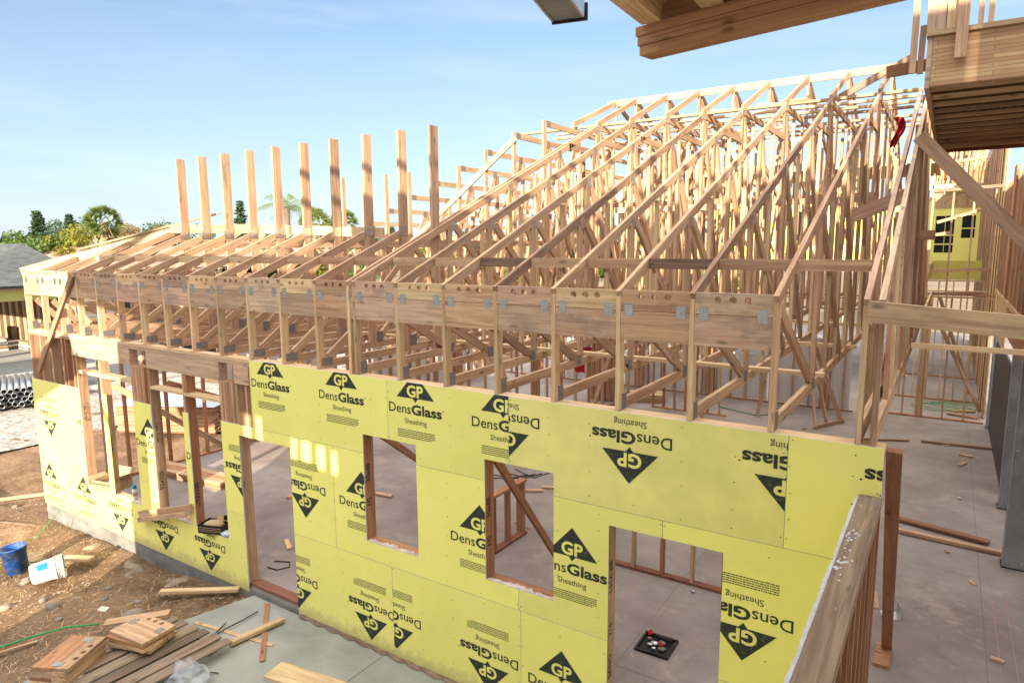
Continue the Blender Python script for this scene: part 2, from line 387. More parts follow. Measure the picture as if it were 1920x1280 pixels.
def text_geo(s, size, bold=0., sx=1.0, align='CENTER'):
    """verts (x,y) and faces of flat lettering"""
    k = (s, size, bold, sx, align)
    if k in _tx: return _tx[k]
    cu = bpy.data.curves.new('t', 'FONT'); cu.body = s; cu.size = size; cu.offset = bold; cu.align_x = align
    cu.resolution_u = 3
    me = curve_eval(cu); g = ([(v.co.x*sx, v.co.y) for v in me.vertices], [tuple(p.vertices) for p in me.polygons])
    _tx[k] = g; return g
def writing(name, s, size, origin, xdir, ydir, mat, parent=None, bold=0., sx=1., base=(0, 0, 0), align='CENTER'):
    v, fcs = text_geo(s, size, bold, sx, align); X = Vector(xdir); Y = Vector(ydir); O = Vector(origin)-Vector(base)
    return link(name, pm(name, [O+X*a+Y*b for a, b in v], fcs, mat), None, parent)

# ------------------------------------------------------------- GROUND
def grid_me(name, xs, ys, zf, mat):
    vs = [(x, y, zf(x, y)) for y in ys for x in xs]; n = len(xs)
    fs = [(j*n+i, j*n+i+1, (j+1)*n+i+1, (j+1)*n+i) for j in range(len(ys)-1) for i in range(n-1)]
    me = pm(name, vs, fs, mat)
    for p in me.polygons: p.use_smooth = True
    return me
def lin(a, b, n): return [a+(b-a)*i/(n-1) for i in range(n)]
PED = lambda y: -7.35 - .21*max(0, -y)          # left edge line of the patio
def zd(x, y):
    z = -.36 + .10*noise.noise(Vector((x*.5, y*.5, 0))) + .05*noise.noise(Vector((x*1.7, y*1.7, 3))) + .022*noise.noise(Vector((x*6, y*6, 7)))
    if y < 0.3 and x > -10.5:
        t = min(1, max(0, (x+10.2)/2.3)); z = z*(1-t)+(-.165+.03*noise.noise(Vector((x*5, y*5, 2))))*t
    if x < -16: z += min(.06, (-16-x)*.01)
    # spoil heaped against the foot of the wall
    z += .10*math.exp(-((y+.25)/.35)**2)*math.exp(-((x+10.9)/.9)**2)
    if y > .14 and -13.4 < x < 1.5 and y < 33: z = -.6
    return z
tag(link('ground', pm('g', [(-700,-500,-.42),(700,-500,-.42),(700,900,-.42),(-700,900,-.42)], [(0,1,2,3)], farland)), kind='structure')
tag(link('dirt', grid_me('d', lin(-22, -6.9, 190), lin(-5.5, 20, 260), zd, dirt)), kind='structure')
tag(boxo('floor_slab', -13.25, 4.0, .02, 34.0, -.5, 0, conc), kind='structure')
# foundation face under the front wall
tag(boxo('foundation', -13.27, 4.0, -.005, .02, -.9, -.03, found_m), kind='structure')
pv = [(-7.36,-.008),(-7.62,-1.0),(-7.93,-2.65),(-8.5,-6),(4,-6),(4,-.008)]
nv = len(pv)
tag(link('patio', pm('p', [(a,b,-.1) for a,b in pv]+[(a,b,-.45) for a,b in pv], [tuple(range(nv)), ]+[(i,i+nv,(i+1)%nv+nv,(i+1)%nv) for i in range(nv)], patio_c)), kind='structure')
# saw joints
def strip(name, pts, wd, z, mat):
    vs = []; fs = []
    for i in range(len(pts)-1):
        a = Vector(pts[i]); b = Vector(pts[i+1]); n_ = (b-a).normalized(); q = Vector((-n_.y, n_.x))*wd/2; k = len(vs)
        for c in (a-q, b-q, b+q, a+q): vs.append((c.x, c.y, z))
        fs.append((k,k+1,k+2,k+3))
    return tag(link(name, pm(name, vs, fs, mat)), kind='structure')
joint_m = simple('joint', (.16, .13, .12), .9)
chalk = simple('red_chalk', (.42, .24, .22), .9, 0, .3, 9)
paleline = simple('pale_line', (.42, .38, .35), .9)
for a, b in (((-2.69,.2),(-2.71,14)), ((.62,.2),(.62,30)), ((-6.6,.2),(-6.6,14)), ((-10.3,.2),(-10.3,14))): strip('slab_joint', [a, b], .006, .002, joint_m)
for y in (1.05, 5.2, 9.6): strip('slab_joint', [(-13,y),(4,y)], .005, .0035, joint_m)
strip('patio_joint', [(-5.0,-.05),(-5.0,-5)], .012, -.098, joint_m)
for pts in ([(.75,2.0),(.72,6.0)], [(.9,1.2),(.86,5.2)], [(.2,6.1),(.75,5.2),(.95,5.0)], [(-.1,7.4),(.5,7.9),(.9,7.3)], [(.3,13.4),(.55,13.0),(.7,13.5),(.45,13.9)]):
    strip('chalk_mark', pts, .007, .004, chalk)
# road, kerb, gravel beyond the left end of the building
tag(boxo('road', -33.0, -24.2, -40, 120, -.5, -.30, asphalt), kind='structure')
tag(boxo('driveway', -60, -33.0, -12, 60, -.5, -.31, path_m), kind='structure')
tag(boxo('kerb', -24.2, -23.4, -40, 120, -.5, -.19, path_m), kind='structure')
tag(boxo('gutter_strip', -29.6, -28.6, -40, 120, -.5, -.292, path_m), kind='structure')
def zg(x, y): return -.29 + .05*noise.noise(Vector((x*2, y*2, 5)))
tag(link('gravel', grid_me('gr', lin(-23.4, -18.4, 60), lin(-6, 40, 200), zg, gravel_m), None), kind='stuff', )['label'] = 'band of pale crushed gravel between the kerb and the dirt'
bpy.data.objects['gravel']['category'] = 'gravel'

# pebbles: uncountable
def rock_me(name, s, mat, seed, flat=.7, sub=2):
    bm = bmesh.new(); bmesh.ops.create_icosphere(bm, subdivisions=sub, radius=1)
    for v in bm.verts:
        n_ = 1+.35*noise.noise(v.co*1.3+Vector((seed*3.1, 0, 0)))+.12*noise.noise(v.co*4+Vector((seed, 9, 0)))
        v.co = Vector((v.co.x*n_*s, v.co.y*n_*s*.75, v.co.z*n_*s*flat*.7))
    me = bpy.data.meshes.new(name); bm.to_mesh(me); bm.free(); me.materials.append(mat)
    for p in me.polygons: p.use_smooth = True
    return me
vs = []; fs = []
for i in range(5200):
    x = random.uniform(-16, -7.0); y = random.uniform(-3.6, .3)
    if x > PED(y)-.02: continue
    s = random.uniform(.006, .016) if random.random() < .93 else random.uniform(.016, .028)
    z = zd(x, y)+s*.25; k = len(vs); q = random.random()*6.28
    for a in range(5): vs.append((x+s*math.cos(q+a*1.256)*random.uniform(.7, 1.3), y+s*math.sin(q+a*1.256)*random.uniform(.7, 1.2), z-s*.3))
    vs.append((x+random.uniform(-.3,.3)*s, y, z+s*.55))
    for a in range(5): fs.append((k+a, k+(a+1) % 5, k+5))
g = link('pebbles', pm('pebbles', vs, fs, stone)); tag(g, 'scattered pebbles and clods over the brown dirt in the lower left', 'pebbles', kind='stuff')
for i, (x, y, s, lb) in enumerate([(-9.68,-1.43,.10,'pale pointed rock on the dirt in front of the white bucket'),(-9.6,-.75,.06,'small cream rock on the dirt behind the scrap of paper'),(-10.02,-1.41,.07,'flat rock beside the pale pointed rock'),(-8.35,-1.05,.15,'smooth tan rock behind the farther stack of boards'),(-10.85,-1.28,.10,'dark round rock behind the mouth of the tipped white bucket'),(-8.75,-.80,.06,'round brown rock on the dirt left of the patio corner'),(-9.2,-1.55,.05,'small brown rock on the dirt left of the near stack of boards'),(-13.6,.2,.12,'flat grey rock on shaded dirt at the left edge'),(-10.3,-1.75,.09,'tan rock buried in dirt at the left edge of the photo below the white bucket'),(-14.4,-.1,.07,'small rock near the loose board at the far left'),(-8.55,-.55,.05,'small rock beside the board lying at the foot of the wall'),(-9.3,-.95,.055,'pinkish rock on the dirt beside the paper scrap')]):
    tag(link('rock', rock_me('rock', s, stone, i), None, None, (x, y, zd(x, y)+s*.2), (0, 0, i*1.3)), lb, 'rock', 'loose rocks on the dirt')

vs = []; fs = []
for i in range(1500):
    x = random.uniform(-13, -7.2); y = random.uniform(-3.2, -.1)
    if x > PED(y): continue
    z = zd(x, y)+.012; a = random.uniform(0, 3.14); L = random.uniform(.015, .06); k = len(vs); dx, dy = math.cos(a)*L, math.sin(a)*L; ww = .0022
    vs += [(x-dx+dy/L*ww, y-dy-dx/L*ww, z), (x+dx+dy/L*ww, y+dy-dx/L*ww, z+.008), (x+dx-dy/L*ww, y+dy+dx/L*ww, z+.008), (x-dx-dy/L*ww, y-dy+dx/L*ww, z)]; fs.append((k,k+1,k+2,k+3))
tag(link('straw', pm('straw', vs, fs, fir_pale)), 'straw and splinters littering the dirt in the lower left', 'straw', kind='stuff')
# ------------------------------------------------------------- PRINTED LOGO
def ext(v): return min(p[0] for p in v), max(p[0] for p in v)
def fit(s, size, bold, x0, x1, z):
    v, fc = text_geo(s, size, bold, 1.0, 'LEFT'); a, b = ext(v); k = (x1-x0)/(b-a)
    return [(x0+(p[0]-a)*k, z+p[1]) for p in v], fc
LOGO = []
LOGO.append(([(-.25,0),(-.034,0),(0,-.042),(.034,0),(.25,0),(0,.275)], [(0,1,2,3,4,5)], 0, 0))
LOGO.append((*fit('GP', .165, .005, -.108, .108, .018), 1, 1))
LOGO.append((*fit('Dens', .142, .0012, -.362, -.062, -.165), 0, 0))
LOGO.append((*fit('Glass', .142, .0048, -.052, .345, -.165), 0, 0))
LOGO.append((*fit('Sheathing', .078, .0002, -.145, .145, -.268), 0, 0))
cc = [(.362+.008*math.cos(a*.785), -.085+.008*math.sin(a*.785)) for a in range(8)]
LOGO.append((cc, [tuple(range(8))], 0, 0))
rr = random.Random(3); vv = []; ff = []
for row in range(5):
    x = -.25; xe = .25 if row < 4 else .21
    while x < xe-.01:
        L = min(rr.choice((.012, .02, .028, .016)), xe-x); k = len(vv); z = -.345-row*.0185
        vv += [(x, z), (x+L, z), (x+L, z+.0085), (x, z+.0085)]; ff.append((k,k+1,k+2,k+3)); x += L+.005
LOGO.append((vv, ff, 0, 0))
def print_logo(parent, xc, zb, inv, rects, yf, base=(0,0,0)):
    s = -1 if inv else 1
    me_v = []; me_f = []; me_m = []
    for v, fc, mi, lay in LOGO:
        P = [(xc+s*a, zb+s*b) for a, b in v]
        x0 = min(p[0] for p in P); x1 = max(p[0] for p in P); z0 = min(p[1] for p in P); z1 = max(p[1] for p in P)
        for q in rects:
            if x1 < q[0] or x0 > q[1] or z1 < q[2] or z0 > q[3]: continue
            bm = bmesh.new(); bv = [bm.verts.new((a, 0, b)) for a, b in P]
            for fa in fc:
                try: bm.faces.new([bv[i] for i in fa])
                except Exception: pass
            for co, no in (((q[0],0,0),(-1,0,0)), ((q[1],0,0),(1,0,0)), ((0,0,q[2]),(0,0,-1)), ((0,0,q[3]),(0,0,1))):
                bmesh.ops.bisect_plane(bm, geom=bm.verts[:]+bm.edges[:]+bm.faces[:], plane_co=co, plane_no=no, clear_outer=True)
            bm.verts.index_update(); k = len(me_v)
            y = yf-.0015-.0012*lay
            me_v += [(p.co.x-base[0], y-base[1], p.co.z-base[2]) for p in bm.verts]
            for fa in bm.faces: me_f.append([k+p.index for p in fa.verts]); me_m.append(mi)
            bm.free()
    if not me_f: return
    me = pm('logo', me_v, me_f, pink_m); me.materials.append(inkletter)
    for p, m_ in zip(me.polygons, me_m): p.material_index = m_
    link('printed_logo', me, None, parent)
def subtract(rects, cuts):
    out_ = list(rects)
    for c in cuts:
        nx = []
        for q in out_:
            if c[0] >= q[1] or c[1] <= q[0] or c[2] >= q[3] or c[3] <= q[2]: nx.append(q); continue
            if q[0] < c[0]: nx.append((q[0], c[0], q[2], q[3]))
            if c[1] < q[1]: nx.append((c[1], q[1], q[2], q[3]))
            a, b = max(q[0], c[0]), min(q[1], c[1])
            if q[2] < c[2]: nx.append((a, b, q[2], c[2]))
            if c[3] < q[3]: nx.append((a, b, c[3], q[3]))
        out_ = nx
    return out_

# ------------------------------------------------------------- FRONT WALL
FW = thing('framed_wall', 'long front wall clad in yellow printed sheathing with window and door openings', 'wall', (-13.27, 0, 0))
FB = (-13.27, 0, 0)
OP = [(-7.445,-6.46,-1,2.055),(-5.227,-4.465,1.186,2.406),(-3.602,-2.840,1.186,2.406),(-2.297,-1.323,-1,2.045),
      (-11.63,-9.975,.57,4),(-9.49,-8.69,.57,4),(-8.56,-7.815,.57,4)]
LOGOS = [(-6.75,2.895,0),(-5.53,2.895,0),(-4.455,2.89,0),(-3.38,2.88,0),(-3.35,2.72,1),(-2.12,2.725,1),(-.87,2.725,1),(-.05,2.73,1),
 (-12.77,1.49,1),(-11.44,1.49,1),(-9.60,1.70,0),(-8.30,1.70,0),(-7.43,1.49,1),(-6.23,1.50,1),(-5.27,1.70,0),(-3.665,1.66,0),(-2.65,1.665,0),(-1.15,1.475,1),
 (-12.97,.45,0),(-11.77,.43,0),(-10.64,.27,1),(-9.40,.28,1),(-8.28,.27,1),(-6.45,.285,1),(-5.21,.274,1),(-4.825,.30,1),(-3.592,.277,1),(-2.753,.445,0)]
A0, A1 = 2.197, 3.052; B0, B1 = .978, 2.193; C0, C1 = -.07, .974
PAN = [(-7.14,-4.843,A0,A1,0),(-4.839,-3.322,A0,A1,0),(-3.318,-.893,A0,A1,1),(-.889,-.285,A0,A1,0),
 (-13.3,-11.63,B0,B1,0),(-9.975,-9.49,B0,B1,0),(-8.69,-8.56,B0,B1,0),(-7.815,-5.722,B0,B1,0),(-5.718,-3.222,B0,B1,0),(-3.218,-1.82,B0,B1,0),(-1.816,-.285,B0,B1,0),
 (-13.3,-10.30,C0,C1,0),(-10.296,-8.40,C0,C1,0),(-8.396,-7.445,C0,C1,0),(-6.46,-4.862,C0-.03,C1,0),(-4.858,-3.2,C0-.05,C1,0),(-3.196,-2.297,C0-.06,C1,0),(-1.323,-.285,C0-.06,C1,0)]
YF = -.014
rn = random.Random(11)
for (x0, x1, z0, z1, du) in PAN:
    cuts = [c for c in OP if c[0] < x1 and c[1] > x0 and c[2] < z1 and c[3] > z0]
    cl = [(max(c[0], x0), min(c[1], x1), max(c[2], z0), min(c[3], z1)) for c in cuts]
    me = cells_me('sheet', [(x0, x1, z0, z1)], cl, YF, -.001, yellow2 if du else yellow, gypsum)
    pn = link('sheathing_panel', me, None, FW); me.transform(Matrix.Translation((-FB[0], 0, 0)))
    rects = subtract([(x0, x1, z0, z1)], cl)
    for (xc, zb, inv) in LOGOS:
        top = (-3.38, -3.20)
        if xc+.38 < x0 or xc-.38 > x1 or zb+.3 < z0 or zb-.45 > z1: continue
        if (xc, inv) == (-3.38, 0) and x0 > -3.4: continue
        if (xc, inv) == (-3.35, 1) and x0 < -3.4: continue
        if (xc, inv) == (-4.825, 1) and x0 < -4.9 and z1 < 1: continue
        if (xc, inv) == (-5.21, 1) and x0 > -4.9: continue
        if (xc, inv) == (-.05, 1) and x0 < -.95: continue
        if (xc, inv) == (-.87, 1) and x0 > -.95: continue
        cz = zb+(-.1 if not inv else .1)
        if not (z0 < cz < z1): continue
        print_logo(pn, xc, zb, inv, rects, YF, FB)
    # nail heads
    vs = []; fs = []
    xx = [x0+.02, x1-.02] + [x for x in [x0+.02+.406*i for i in range(1, 7)] if x < x1-.1]
    for x in xx:
        z = z0+.03+rn.uniform(0, .05)
        while z < z1-.01:
            px = x+rn.uniform(-.008, .008); ok = any(q[0]+.008 < px < q[1]-.008 and q[2]+.008 < z < q[3]-.008 for q in rects)
            if ok:
                k = len(vs); rsz = rn.uniform(.0042, .006)
                for a in range(6): vs.append((px-FB[0]+rsz*math.cos(a*1.047), YF-.001, z+rsz*math.sin(a*1.047)))
                fs.append(tuple(range(k, k+6)))
            z += rn.choice((.2, .2, .15, .22, .28))
    if fs: link('nail_heads', pm('n', vs, fs, ink), None, pn)['kind'] = 'stuff'
# corner sheathing return at the white strip of the post
boxo('sheathing_strip', -10.885, -10.765, YF, -.001, .575, 2.19, yellow, FW, FB)
def stud(x, z0=.04, z1=2.965, mat=fir_red, y0=.0, y1=.14, par=None, base=FB):
    return beam('stud', (x, (y0+y1)/2, z0), (x, (y0+y1)/2, z1), .038 if False else (y1-y0), .038, mat, par or FW, up=(1, 0, 0), base=base)
for x in (-13.24,-12.86,-12.46,-12.07,-11.96,-11.74): stud(x, mat=fir if x < -12.1 else fir_red)
for x in (-11.64,): stud(x, .04, 2.72, fir)
stud(-10.905, .53, 2.71, fir)
for i in range(8): stud(-9.93+.0405*i, .04, 2.72, fir_red if i % 2 else fir)
stud(-9.97, .04, 2.72, fir); stud(-9.95+.41, .04, 2.965, fir_red)
stud(-9.51, .53, 2.71, fir); 
stud(-8.655, .53, 2.42, fir); stud(-8.615, .53, 2.42, fir_red); stud(-8.65, 2.47, 2.71, fir); stud(-8.60, 2.47, 2.71, fir_red)
for i in range(7): stud(-7.79+.0405*i, .04, 2.72, fir_red if i % 2 else fir)
stud(-7.465, .04, 2.71, fir); stud(-7.50, .04, 2.965, fir_red)
for x in (-7.26,): stud(x, 2.1, 2.71, fir)
for x in (-7.16, -7.10): stud(x, 2.1, 2.965, fir_red)
stud(-6.44, .04, 2.965, fir_red); stud(-6.40, .04, 2.965, fir_red)
for (a, b) in ((-5.227,-4.465),(-3.602,-2.840)):
    for x in (a-.020, a-.060, b+.020, b+.060): stud(x, .04, 2.965, fir_red if x < a-.03 or x > b else fir_red)
for x in (-2.318,-2.36,-1.302,-1.26): stud(x, .04, 2.965, fir if x == -2.318 else fir_red)
for x in (-6.0,-5.6,-4.1,-3.9,-.8,-.45,-.32): stud(x, .04, 2.965, fir_red)
def plate(name, x0, x1, z0, z1, mat=fir, y0=0., y1=.14, par=None, base=FB): return boxo(name, x0, x1, y0, y1, z0, z1, mat, par or FW, base)
for a, b in ((-13.27,-10.9),(-10.897,-7.15),(-7.147,-3.9),(-3.897,-.285)): plate('top_plate', a, b, 3.012, 3.052, fir_pale, .001)
for a, b in ((-13.27,-11.8),(-11.797,-8.2),(-8.197,-4.6),(-4.597,-.285)): plate('top_plate', a, b, 2.967, 3.010, fir_stain, .001)
for a, b in ((-11.76,-9.98),(-9.535,-7.80),(-7.49,-7.19)): plate('header', a, b, 2.722, 2.964, fir_stain, -.003, .12)
for a, b in ((-5.30,-4.39),(-3.68,-2.77),(-2.38,-1.24),(-7.50,-6.40)): plate('header', a, b, 2.41 if a > -6 and a < -2.5 else 2.06, 2.71 if a > -6 and a < -2.5 else 2.35, fir_red, .002)
for a, b in ((-11.60,-10.93),(-10.88,-9.99)): plate('transom_rail', a, b, 2.445, 2.495, fir_pale, -.004)
plate('transom_rail', -9.485, -7.80, 2.425, 2.465, fir_pale, -.004)
for a, b in ((-13.27,-7.46),(-6.45,-2.31),(-1.31,-.285)): plate('bottom_plate', a, b, 0, .038, treated)
for a, b, z in ((-11.61,-9.99,.572),(-9.485,-8.68,.572),(-8.555,-7.83,.572)): plate('sill', a, b, z-.04, z, fir_pale, .002)
for a, b in ((-5.225,-4.467),(-3.600,-2.842)): plate('sill', a, b, 1.148, 1.186, fir_red, .002)
plate('threshold', -7.44, -6.465, .0, .04, treated, .02, .16)
# torn flashing on sills
ripped = simple('sill_flashing', (.52, .44, .40), .8, 0, .4, 14)
for (a, b, z) in ((-5.22,-4.47,1.187),(-3.595,-2.845,1.187),(-9.48,-8.70,.573),(-11.2,-10.0,.573),(-8.55,-7.84,.573)):
    vs = []; n_ = 24
    for i in range(n_+1):
        x = a+(b-a)*i/n_; vs += [(x-FB[0], -.008+rn.uniform(-.006, .006), z+.003), (x-FB[0], .045+rn.uniform(-.035, .04), z+.003)]
    link('sill_flashing', pm('sf', vs, [(2*i, 2*i+2, 2*i+3, 2*i+1) for i in range(n_)], ripped), None, FW)
# handwriting in marker on the jambs (+x faces)
def jambtext(s, x, y, z, size, sx=1.0): writing('marker_writing', s, size, (x+.021, y, z), (0, 0, 1), (0, -1, 0), ink, FW, .0015, sx, FB, 'CENTER')
jambtext('30x48', -5.247, .075, 1.95, .085); jambtext('H5', -5.247, .075, 1.62, .085)
jambtext('30x48', -3.622, .075, 1.90, .085); jambtext('H5', -3.622, .075, 1.56, .085)
jambtext('L5SA #B', -2.318, .075, 1.55, .085); jambtext('716', -2.318, .075, 1.05, .085); jambtext('SANO', -2.318, .075, .7, .085)
jambtext('92x105', -10.905, .075, 1.35, .095); jambtext('92x105', -9.49, .075, 1.05, .095); jambtext('92x105', -8.595, .075, 1.05, .095)
for (x, z) in ((-11.62, 1.65), (-9.49, 1.62)):     # small marker frame
    for (a, b, c, e) in ((.03,.11,.0,.005),(.03,.11,.28,.285),(.03,.034,0,.285),(.106,.11,0,.285),(.03,.11,.14,.144)):
        link('marker_frame', pm('mf', [(x+.0215-FB[0], a, z+c), (x+.0215-FB[0], b, z+c), (x+.0215-FB[0], b, z+e), (x+.0215-FB[0], a, z+e)], [(0,1,2,3)], ink), None, FW)
    jambtext('R2 12', x, .06, z+.08, .05); jambtext('S1E', x, .06, z+.21, .05)

# ------------------------------------------------------------- ROOF TRUSSES
XT = lambda k: -1.026-.61*k
def plate_c(parent, y, z, hw, hh, x=.0, base=(0,0,0), mat=None, ang=0.):
    o = link('connector_plate', box_me(.004, hw, hh, mat or darkplate), None, parent, (x+.0215-base[0], y-base[1], z-base[2]))
    if ang: o.rotation_euler = (ang, 0, 0)
    return o
def tb(t, name, a, b, h=.089, mat=None, x=0., wd=.038):
    """truss member in local yz coordinates (y, z above plate top)"""
    return beam(name, (x, a[0], a[1]), (x, b[0], b[1]), wd, h, mat or fir, t, up=(0, -(b[1]-a[1]), (b[0]-a[0])) if abs(b[0]-a[0]) > .3 else (0, 1, 0))
ZP = 3.055
def lz(z): return z-ZP
SL = .402
def top_chord(t, y0, y1, mat=None, x=0.):
    tb(t, 'top_chord', (y0, lz(4.06+SL*y0)-.048), (y1, lz(4.06+SL*y1)-.048), .089, mat, x)
WEB0 = [((2.45,lz(3.145)),(2.45,lz(4.92))), ((3.95,lz(3.145)),(3.9,lz(5.5))), ((5.4,lz(3.145)),(5.4,lz(6.0))), ((6.85,lz(3.145)),(6.85,lz(6.42))), ((8.35,lz(3.145)),(8.35,lz(6.42))), ((9.9,lz(3.145)),(9.9,lz(6.3)))]
WEB = [((.14,lz(3.93)),(1.66,lz(3.13))), ((1.74,lz(3.145)),(1.70,lz(4.64))), ((1.84,lz(4.66)),(3.58,lz(3.15))), ((3.16,lz(3.145)),(3.14,lz(5.22))),
       ((3.24,lz(5.22)),(4.70,lz(3.15))), ((4.66,lz(3.2)),(4.62,lz(5.82))), ((4.75,lz(5.8)),(6.0,lz(3.15))), ((6.12,lz(3.145)),(6.12,lz(6.42))),
       ((6.24,lz(6.40)),(7.5,lz(3.15))), ((7.62,lz(3.145)),(7.62,lz(6.44))), ((9.0,lz(6.42)),(7.74,lz(3.15))), ((9.1,lz(3.145)),(9.1,lz(6.44))),
       ((10.5,lz(6.1)),(9.2,lz(3.15))), ((10.9,lz(3.145)),(10.9,lz(5.95))), ((12.3,lz(5.4)),(11.0,lz(3.15))), ((12.6,lz(3.145)),(12.6,lz(5.28))), ((14.2,lz(4.65)),(12.8,lz(3.15)))]
def full_truss(label, x, rz=0.):
    t = thing('roof_truss', label, 'roof truss', (x, 0, ZP), 'full height roof trusses', rz)
    tb(t, 'heel_post', (.0455, .0), (.0455, lz(4.06)-.002), .089, fir_pale)
    top_chord(t, .0, 6.1); tb(t, 'flat_chord', (6.1, lz(6.48)), (9.85, lz(6.48)), .089)
    tb(t, 'top_chord', (9.85, lz(6.50)), (15.6, lz(4.15)), .089)
    tb(t, 'bottom_chord', (.09, .0455), (7.4, .0455), .089); tb(t, 'bottom_chord', (7.41, .0455), (15.5, .0455), .089)
    tb(t, 'heel_post', (15.4, .09), (15.4, lz(4.18)), .089)
    tb(t, 'short_chord', (4.98, lz(6.03)), (6.06, lz(6.03)), .089)
    for a, b in WEB: tb(t, 'web', a, b, .089)
    for a, b in WEB0: tb(t, 'web', a, b, .06, fir_pale)
    # cap truss
    tb(t, 'cap_chord', (6.1, lz(6.53)), (7.93, lz(7.24)), .089); tb(t, 'cap_chord', (7.97, lz(7.24)), (9.85, lz(6.53)), .089)
    tb(t, 'cap_web', (7.95, lz(6.53)), (7.95, lz(7.18)), .064); tb(t, 'cap_web', (8.05, lz(7.15)), (8.8, lz(6.56)), .064)
    for (y, z, a, b, g) in ((.10, 3.12, .09, .14, 0), (1.68, 3.13, .10, .11, 0), (1.74, 4.66, .11, .11, .38), (3.16, 5.24, .11, .12, .38), (3.4, 3.14, .12, .09, 0), (4.66, 5.86, .11, .13, .38), (6.1, 6.47, .15, .10, 0), (7.6, 6.47, .12, .1, 0), (3.14,4.3,.0,.0,0)):
        if a: plate_c(t, y, lz(z), a, b, 0, mat=darkplate if z < 4 else galv, ang=g)
    return t
def copy_tree(src, loc, label, rz=0.):
    c = src.copy(); COL.objects.link(c); c.location = loc; c.rotation_euler = (0, 0, rz); c['label'] = label
    for ch in list(src.children):
        d_ = ch.copy(); COL.objects.link(d_); d_.parent = c
    return c
RZ = lambda k: .0033*k
T0 = full_truss('roof truss over the yellow wall, nearest to the doubled end truss at right', XT(0), 0)
for k in range(1, 7):
    copy_tree(T0, (XT(k), 0, ZP), 'roof truss over the yellow wall, %s counting leftward from the doubled end truss' % ORD[k], RZ(k))
_t4 = [o for o in COL.objects if o.get('label', '').startswith('roof truss over the yellow wall, fifth')][0]
for c in _t4.children:
    if c.name.startswith('top_chord') and c.location.y < 5: c.data = c.data.copy(); c.data.materials[0] = fir_brown
T7 = copy_tree(T0, (XT(7), 0, ZP), 'two-ply roof truss between the tall trusses and the row of projecting posts', RZ(7))
for c in list(T7.children):
    if c.name.startswith(('heel_post', 'top_chord')):
        d_ = c.copy(); COL.objects.link(d_); d_.parent = T7; d_.location = Vector(c.location)+Vector((-.085, 0, 0))
tb(T7, 'projecting_post', (1.48, lz(3.06)), (1.48, lz(5.86)), .14, fir, -.045)

def left_truss(k, label, proto=None):
    t = thing('roof_truss', label, 'roof truss', (XT(k), 0, ZP), 'stepped trusses with tall projecting posts')
    tb(t, 'heel_post', (.0455, .0), (.0455, lz(4.06)-.002), .089, fir_pale)
    tb(t, 'top_chord', (0, lz(4.06)-.048), (1.41, lz(4.06+SL*1.41)-.048), .089)
    tb(t, 'projecting_post', (1.49, .0), (1.49, lz(5.86)), .14, fir)
    tb(t, 'bottom_chord', (.09, .0455), (7.4, .0455)); tb(t, 'bottom_chord', (7.41, .0455), (14.4, .0455))
    tb(t, 'web', (.16, .12), (1.40, lz(4.0)))
    tb(t, 'web', (1.6, .12), (2.9, lz(4.3))); tb(t, 'short_chord', (1.56, lz(4.45)), (4.98, lz(4.45)))
    tb(t, 'web', (3.1, lz(4.38)), (4.4, .12)); tb(t, 'web', (3.0, .09), (3.0, lz(4.4)))
    zt = 6.36-.238*(k-9) if k > 8 else 6.50
    yv = 5.0
    if zt > 4.6:
        ptop = 5.84 if k >= 12 else zt-.0
        tb(t, 'web', (yv+.05, .09), (yv+.05, lz(ptop)), .089)
        tb(t, 'flat_chord', (yv+.1, lz(zt)-.05), (11.4, lz(zt)-.05), .089)
        tb(t, 'top_chord', (11.4, lz(zt)-.05), (15.4, lz(4.2)), .089)
        for i, y in enumerate((6.3, 7.7, 9.1, 10.5)):
            tb(t, 'web', (y, .09), (y, lz(zt)-.1), .089)
            tb(t, 'web', (y-.1, lz(zt)-.12), (y-1.15, .12), .089)
        tb(t, 'web', (11.4, .09), (11.4, lz(zt)-.1)); tb(t, 'web', (12.9, .09), (12.9, lz(5.0 if zt > 5.2 else zt)-.1))
        plate_c(t, yv+.16, lz(zt)-.05, .13, .10, 0, mat=darkplate); plate_c(t, 6.2, lz(zt)-.08, .12, .12, 0, mat=galv)
    for (y, z, a, b) in ((.12, 3.13, .16, .09), (1.46, 4.62, .15, .13), (3.0, 4.43, .13, .1), (1.6, 3.2, .12, .14)):
        plate_c(t, y, lz(z), a, b, 0, mat=darkplate if z < 4 else galv)
    return t
for k in range(8, 17):
    i = k-8
    t = left_truss(k, 'stepped truss with a tall post, %s counting leftward from the two-ply truss' % ORD[i])
    if k == 8:
        tb(t, 'cap_chord', (6.1, lz(6.58)), (7.9, lz(7.24)), .089); tb(t, 'cap_chord', (7.97, lz(7.24)), (9.85, lz(6.53)), .089)
        tb(t, 'cap_web', (7.95, lz(6.53)), (7.95, lz(7.18)), .064)
for k in range(17, 21):
    x = XT(k); ye = max(.32, x+13.25)
    t = thing('jack_truss', 'short jack truss under the hip at the far left corner, %s from the corner' % ORD[20-k], 'roof truss', (x, 0, ZP), 'jack trusses under the left hip')
    tb(t, 'heel_post', (.0455, 0), (.0455, lz(4.06)-.002), .089, fir_pale); top_chord(t, 0, ye-.05)
    tb(t, 'bottom_chord', (.09, .0455), (14.4, .0455)); tb(t, 'web', (.16, .5), (max(.5, ye-.3), .12))
    tb(t, 'web', (2.2, .1), (.9, lz(4.0)) )
    tb(t, 'web', (1.48, .09), (1.48, lz(4.1)))
    plate_c(t, .10, .07, .09, .13); plate_c(t, 1.6, .1, .1, .13)
